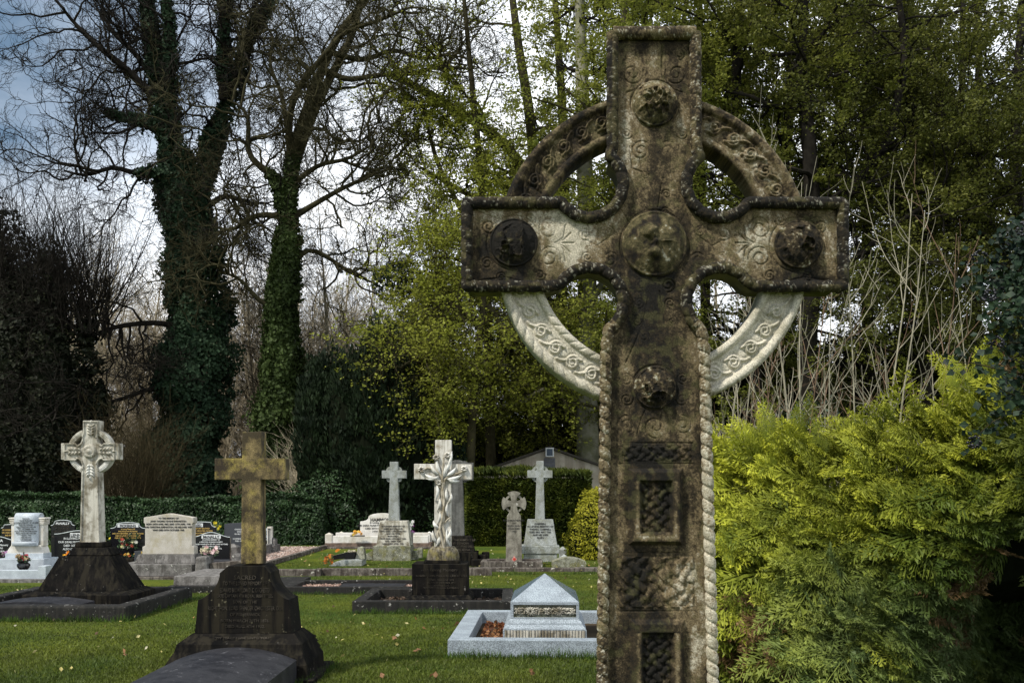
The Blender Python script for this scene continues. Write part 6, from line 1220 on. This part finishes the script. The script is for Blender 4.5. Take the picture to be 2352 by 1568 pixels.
    # dark inner mass
    b = MB(); xs = np.linspace(-1.45, 3.7, 30); th = np.linspace(0, 1, 12); XX, TTT = np.meshgrid(xs, th, indexing='ij'); e = np.clip((XX + 1.7) / .45, 0, 1)
    yy = -.20 * (1 - (2 * TTT - 1).clip(0, 1) ** 2) * e + .95 * (1 - e) ** 1.5 + .30 + 1.3 * np.clip(XX + .55, 0, 1.2) * sstep(.80, .45, TTT); b.grid(np.stack([XX, yy, TTT * 1.48], -1).reshape(-1, 3), 30, 12); b.grid(np.stack([XX, np.where(TTT > .99, 1.1, yy + TTT * 0 + 1.3), TTT * 1.48], -1).reshape(-1, 3), 30, 12); XX2 = np.stack([np.repeat(xs, 2), np.tile([.55, 1.6], 30), np.full(60, 1.48)], 1); b.grid(XX2, 30, 2)
    b.build('inner_growth', M['core'], root)
    b = MB(); P = np.zeros((7, 6, 3)); 
    for i in range(7): x = -1.3 + i * .62; P[i] = [(x, .7, 0), (x + .02, .68, .5), (x, .66, 1.), (x - .03, .6, 1.5), (x - .05, .5, 1.8), (x - .1, .4, 2.0)]
    P[:, :, 1] += 1.3 * np.clip(P[:, :1, 0] + .55, 0, 1.2) + .2
    tubes(b, P, np.linspace(.07, .02, 6)[None].repeat(7, 0), 6); b.build('stems', M['bark'], root)
conifer_hedge()

# ivy hanging in from the right edge with black berries
def ivy_right():
    Y = 4.7; r = thing('berried_ivy', (2.66, Y, 0), 'dark ivy with clusters of black berries reaching in at the right edge', 'ivy'); rng = np.random.default_rng(210)
    b = MB(); P = smooth_path(np.array([(0.15, .2, 0), (.1, .2, 1.), (.0, .15, 2.0), (-.1, .1, 2.6), (-.22, 0, 3.0)]), .1); tubes(b, P[None], np.linspace(.09, .03, len(P))[None], 8); b.build('stem', M['bark'], r, smooth=True)
    b = MB(); p, d, rr, _, _ = spawn(P[None], np.full((1, len(P)), .05), 90, .55, 1, 50, 110, rng, .2); d[:, 0] -= .5; d /= np.linalg.norm(d, axis=1, keepdims=True); k = (p[:, 2] < 2.8) & (p[:, 2] > 2.02); p, d, rr = p[k], d[k], rr[k]; P1, R1 = grow(p, d, rng.uniform(.18, .50, len(p)), np.full(len(p), .006), 8, .2, -.03, .4, rng); tubes(b, P1, R1, 4); b.build('branches', M['bark_g'], r)
    n = 2600; i = rng.integers(0, len(P1), n); j = rng.integers(1, 8, n); Cn = P1[i, j] + rng.normal(0, .045, (n, 3)); b = MB(); 
    Z = np.stack([rng.normal(-.2, .5, n), -.9 + rng.normal(0, .4, n), .5 + rng.normal(0, .4, n)], 1); leaves(b, Cn, .040 * rng.uniform(.6, 1.3, n), rng, .85, 0, None, Z * 1.5); b.build('foliage', foliage('glossy ivy leaves', [(.004, .010, .006), (.010, .024, .012), (.03, .055, .025)], 3, .1, .55, .2), r)
    bm = plain('black berries', (.008, .008, .012), .35, .5)
    for q in range(13):
        e = P1[rng.integers(0, len(P1)), 7] + rng.normal(0, .02, 3) + np.array([-.02, -.05, 0]); b = MB()
        for _ in range(24):
            u = rng.standard_normal(3); u /= np.linalg.norm(u); c = e + u * .030; b.lathe([(0, -.008), (.006, -.005), (.008, 0), (.006, .005), (0, .008)], tuple(c), 7)
        b.build('berry_cluster', bm, r, smooth=True)
ivy_right()

# pale saplings behind the golden hedge
def saplings():
    rng = np.random.default_rng(220); first = None; kinds = []
    for s in range(4):
        root = thing('sapling', (0, 0, 0), 'one of the pale bare saplings standing between the golden hedge and the dark beeches', 'sapling', 'pale bare saplings behind the golden hedge'); b = MB(); h = (5.2, 4.4, 4.8, 3.9)[s]
        P, R = grow(np.array([[0, 0, 0.]]), np.array([[rng.normal(0, .03), 0, 1.]]), np.array([h]), np.array([(.020, .014, .017, .011)[s]]), 26, .02, .008, .2, rng); tubes(b, P, R, 7); b.build('stem', M['bark_r' if s % 2 else 'bark_p'], root, smooth=True)
        b = MB(); p, d, r, _, _ = spawn(P, R, (11, 8, 12, 6)[s], .30, .98, 25, 50, rng, .55); P1, R1 = grow(p, d, rng.uniform(.5, 1.4, len(p)), np.clip(r, .006, .012), 12, .07, .05, .35, rng); tubes(b, P1, R1, 5)
        p, d, r, _, _ = spawn(P1, R1, 3, .2, .9, 25, 50, rng, .6); P2, R2 = grow(p, d, rng.uniform(.15, .5, len(p)), np.clip(r, .0035, .006), 6, .08, .05, .5, rng); tubes(b, P2, R2, 4); b.build('branches', M['bark_r' if s % 2 else 'bark_p'], root); kinds.append(root)
    pxs = [1655, 1668, 1674, 1688, 1701, 1715, 1750, 1785, 1845, 1890, 1905, 1962, 2010, 2120, 1662, 1680, 1694, 1708, 1722, 1738, 1768, 1800, 1858, 1872, 1918, 1935, 1948, 1990, 2040, 2092, 2138, 2205, 1650, 1820, 1975, 2060, 2250]
    for i, px in enumerate(pxs):
        src = kinds[i % 4]
        if i < 4: o = src
        else:
            o = src.copy(); C.objects.link(o)
            for ch in list(src.children): c = ch.copy(); C.objects.link(c); c.parent = o
        Y = rng.uniform(9.5, 14); sc = rng.uniform(.62, 1.05) * (.72 if px < 1760 else .95); o.location = (PX(px, Y), Y, 0); o.rotation_euler = (0, 0, rng.uniform(0, 6.28)); o.scale = (sc, sc, sc)
    mass('holly_bush', 1740, 15, 'grey green bramble tangle behind the pale saplings', 'bush', [(-.6, 0, .9, .5, .5, 1.3), (.1, .2, 1.0, .6, .5, 1.7), (.9, .4, 1.1, .8, .5, 2.1), (1.9, .5, .9, .8, .5, 1.9), (2.8, .6, .9, .8, .5, 1.6)], 12000, .065, foliage('grey green leaves', [(.012, .02, .012), (.04, .06, .04), (.10, .14, .09)], 3, .15, .4, .5), 221, trunk=False, core='core', shell=.5)
saplings()

# grass blades and fallen leaves
def lawn():
    rng = np.random.default_rng(300); n = 230000; Y = 8.0 + 15 * rng.random(n) ** 1.5; X = rng.uniform(-.54, .16, n) * Y + rng.normal(0, .1, n)
    ex = [(-2.85, -1.72, 5.7, 9.25), (-7.1, -4.76, 12.3, 14.85), (-2.11, .02, 13.1, 14.98), (-.6, 1.4, 9.6, 12.15), (-3.6, -1.0, 15.6, 16.9), (-5.5, -3.3, 15.8, 17.6), (-9, -4, 17.0, 21)]
    k = np.ones(n, bool)
    for a, c, d, e in ex: k &= ~((X > a) & (X < c) & (Y > d) & (Y < e))
    X, Y = X[k], Y[k]; n = len(X); h = rng.uniform(.012, .032, n) * (1 + .5 * (vnoise(np.stack([X * 2, Y * 2, 0 * X], 1), 4) - .3)); a = rng.uniform(0, 6.28, n); wd = .0035 + .0035 * rng.random(n)
    P = np.stack([X, Y, 0 * X], 1); W = np.stack([np.cos(a) * wd, np.sin(a) * wd, 0 * a], 1); T = np.stack([rng.normal(0, .013, n), rng.normal(0, .013, n), h], 1)
    V = np.stack([P - W, P + W, P + T], 1).reshape(-1, 3); f = vnoise(np.stack([X * 1.3, Y * 1.3, 0 * X], 1), 8); f = (f + .5 * vnoise(np.stack([X * .35, Y * .35, 0 * X], 1), 9))[:, None] / 1.5
    c = np.array([.034, .066, .010]) * (1 - f) + np.array([.12, .14, .018]) * f; c = c * rng.uniform(.6, 1.35, (n, 1)); b = MB(); b.add(V, np.arange(3 * n).reshape(n, 3), np.repeat(c, 3, 0)); o = b.build('grass_blades', M['gold'])
    tag(o, 'short mown green lawn between the graves', 'grass', kind='stuff')
    b = MB(); n = 1500; Y = 8.5 + 20 * rng.random(n) ** .8; X = rng.uniform(-.5, .2, n) * Y; k = np.ones(n, bool)
    for a, c, d, e in ex: k &= ~((X > a) & (X < c) & (Y > d) & (Y < e))
    X, Y = X[k], Y[k]; n = len(X); keep = (rng.random(n) < np.where(Y > 16, 1, .45)); X, Y = X[keep], Y[keep]; n = len(X)
    cols = np.array([(.42, .36, .13), (.52, .46, .22), (.30, .17, .06), (.10, .06, .03), (.45, .42, .30)])[rng.choice(5, n, p=[.34, .3, .14, .07, .15])] * rng.uniform(.7, 1.1, (n, 1))
    leaves(b, np.stack([X, Y, .03 + .02 * rng.random(n)], 1), rng.uniform(.025, .06, n), rng, .7, .35, cols)
    tb = MB(); tr = np.random.default_rng(5)
    def tufts(x0, y0, x1, y1, m, hh):
        t = tr.random(m); Px = x0 + (x1 - x0) * t + tr.normal(0, .02, m); Py = y0 + (y1 - y0) * t - np.abs(tr.normal(0, .03, m)); h_ = hh * tr.uniform(.4, 1.3, m) * (.5 + vnoise(np.stack([Px * 5, Py * 5, 0 * Px], 1), 6)); a_ = tr.uniform(0, 6.28, m)
        P_ = np.stack([Px, Py, 0 * Px], 1); W_ = np.stack([np.cos(a_), np.sin(a_), 0 * a_], 1) * .005; T_ = np.stack([tr.normal(0, .03, m), tr.normal(0, .02, m), h_], 1); tb.add(np.stack([P_ - W_, P_ + W_, P_ + T_], 1).reshape(-1, 3), np.arange(3 * m).reshape(m, 3), np.repeat(np.array([.06, .11, .015]) * tr.uniform(.5, 1.3, (m, 1)), 3, 0))
    for q in ((-.62, 9.62, 1.0, 9.56, 900, .08), (-.62, 9.6, -.5, 12.1, 500, .07), (-2.12, 13.1, .02, 13.1, 1100, .07), (-7.1, 12.3, -4.76, 12.3, 900, .08), (-4.76, 12.3, -4.76, 14.8, 600, .07), (-1.75, 8.1, -1.62, 9.1, 500, .07), (-2.95, 8.2, -2.95, 9.1, 400, .07), (-1.1, 23.1, .2, 23.1, 500, .13), (-6.5, 19.05, 1.6, 19.5, 1600, .07), (-4.3, 15.58, -1.5, 15.58, 700, .06), (-1.75, 21.2, -1.0, 22.6, 300, .14)): tufts(*q)
    tag(tb.build('long_grass', M['gold']), 'longer uncut grass along the foot of the kerbs', 'grass', kind='stuff')
    # a few larger curled brown leaves on the near lawn
    Xb = []; 
    for px, py in ((957, 1502), (963, 1500), (970, 1447), (1310, 1500), (1322, 1502), (1238, 1506), (1275, 1503), (1225, 1550), (905, 1475), (286, 1508), (700, 1290), (1050, 1440), (880, 1560), (1000, 1560)): Yb = GY(py); Xb.append((PX(px, Yb), Yb, .04))
    Xb = np.array(Xb); leaves(b, np.repeat(Xb, 2, 0) + rng.normal(0, .015, (len(Xb) * 2, 3)), .065, rng, .7, .3, np.array([.26, .14, .07]))
    tag(b.build('fallen_leaves', M['petal']), 'scattered pale yellow and brown fallen leaves on the lawn', 'fallen leaves', kind='stuff')
lawn()

# lettering and trims belong to the slab or pedestal they sit on
for o in list(bpy.data.objects):
    base = o.name.split('.')[0]
    if o.parent and base in ('inscription', 'title_band', 'title_lettering', 'pale_edge', 'dark_inlay', 'carved_leaves', 'border_moulding'):
        kids = {c.name.split('.')[0]: c for c in o.parent.children}
        host = kids.get('cross') if base in ('carved_leaves', 'border_moulding') else (kids.get('slab') or kids.get('scroll') or kids.get('lettered_block') or kids.get('pedestal'))
        if host and host is not o and len(host.children) < 60: o.parent = host
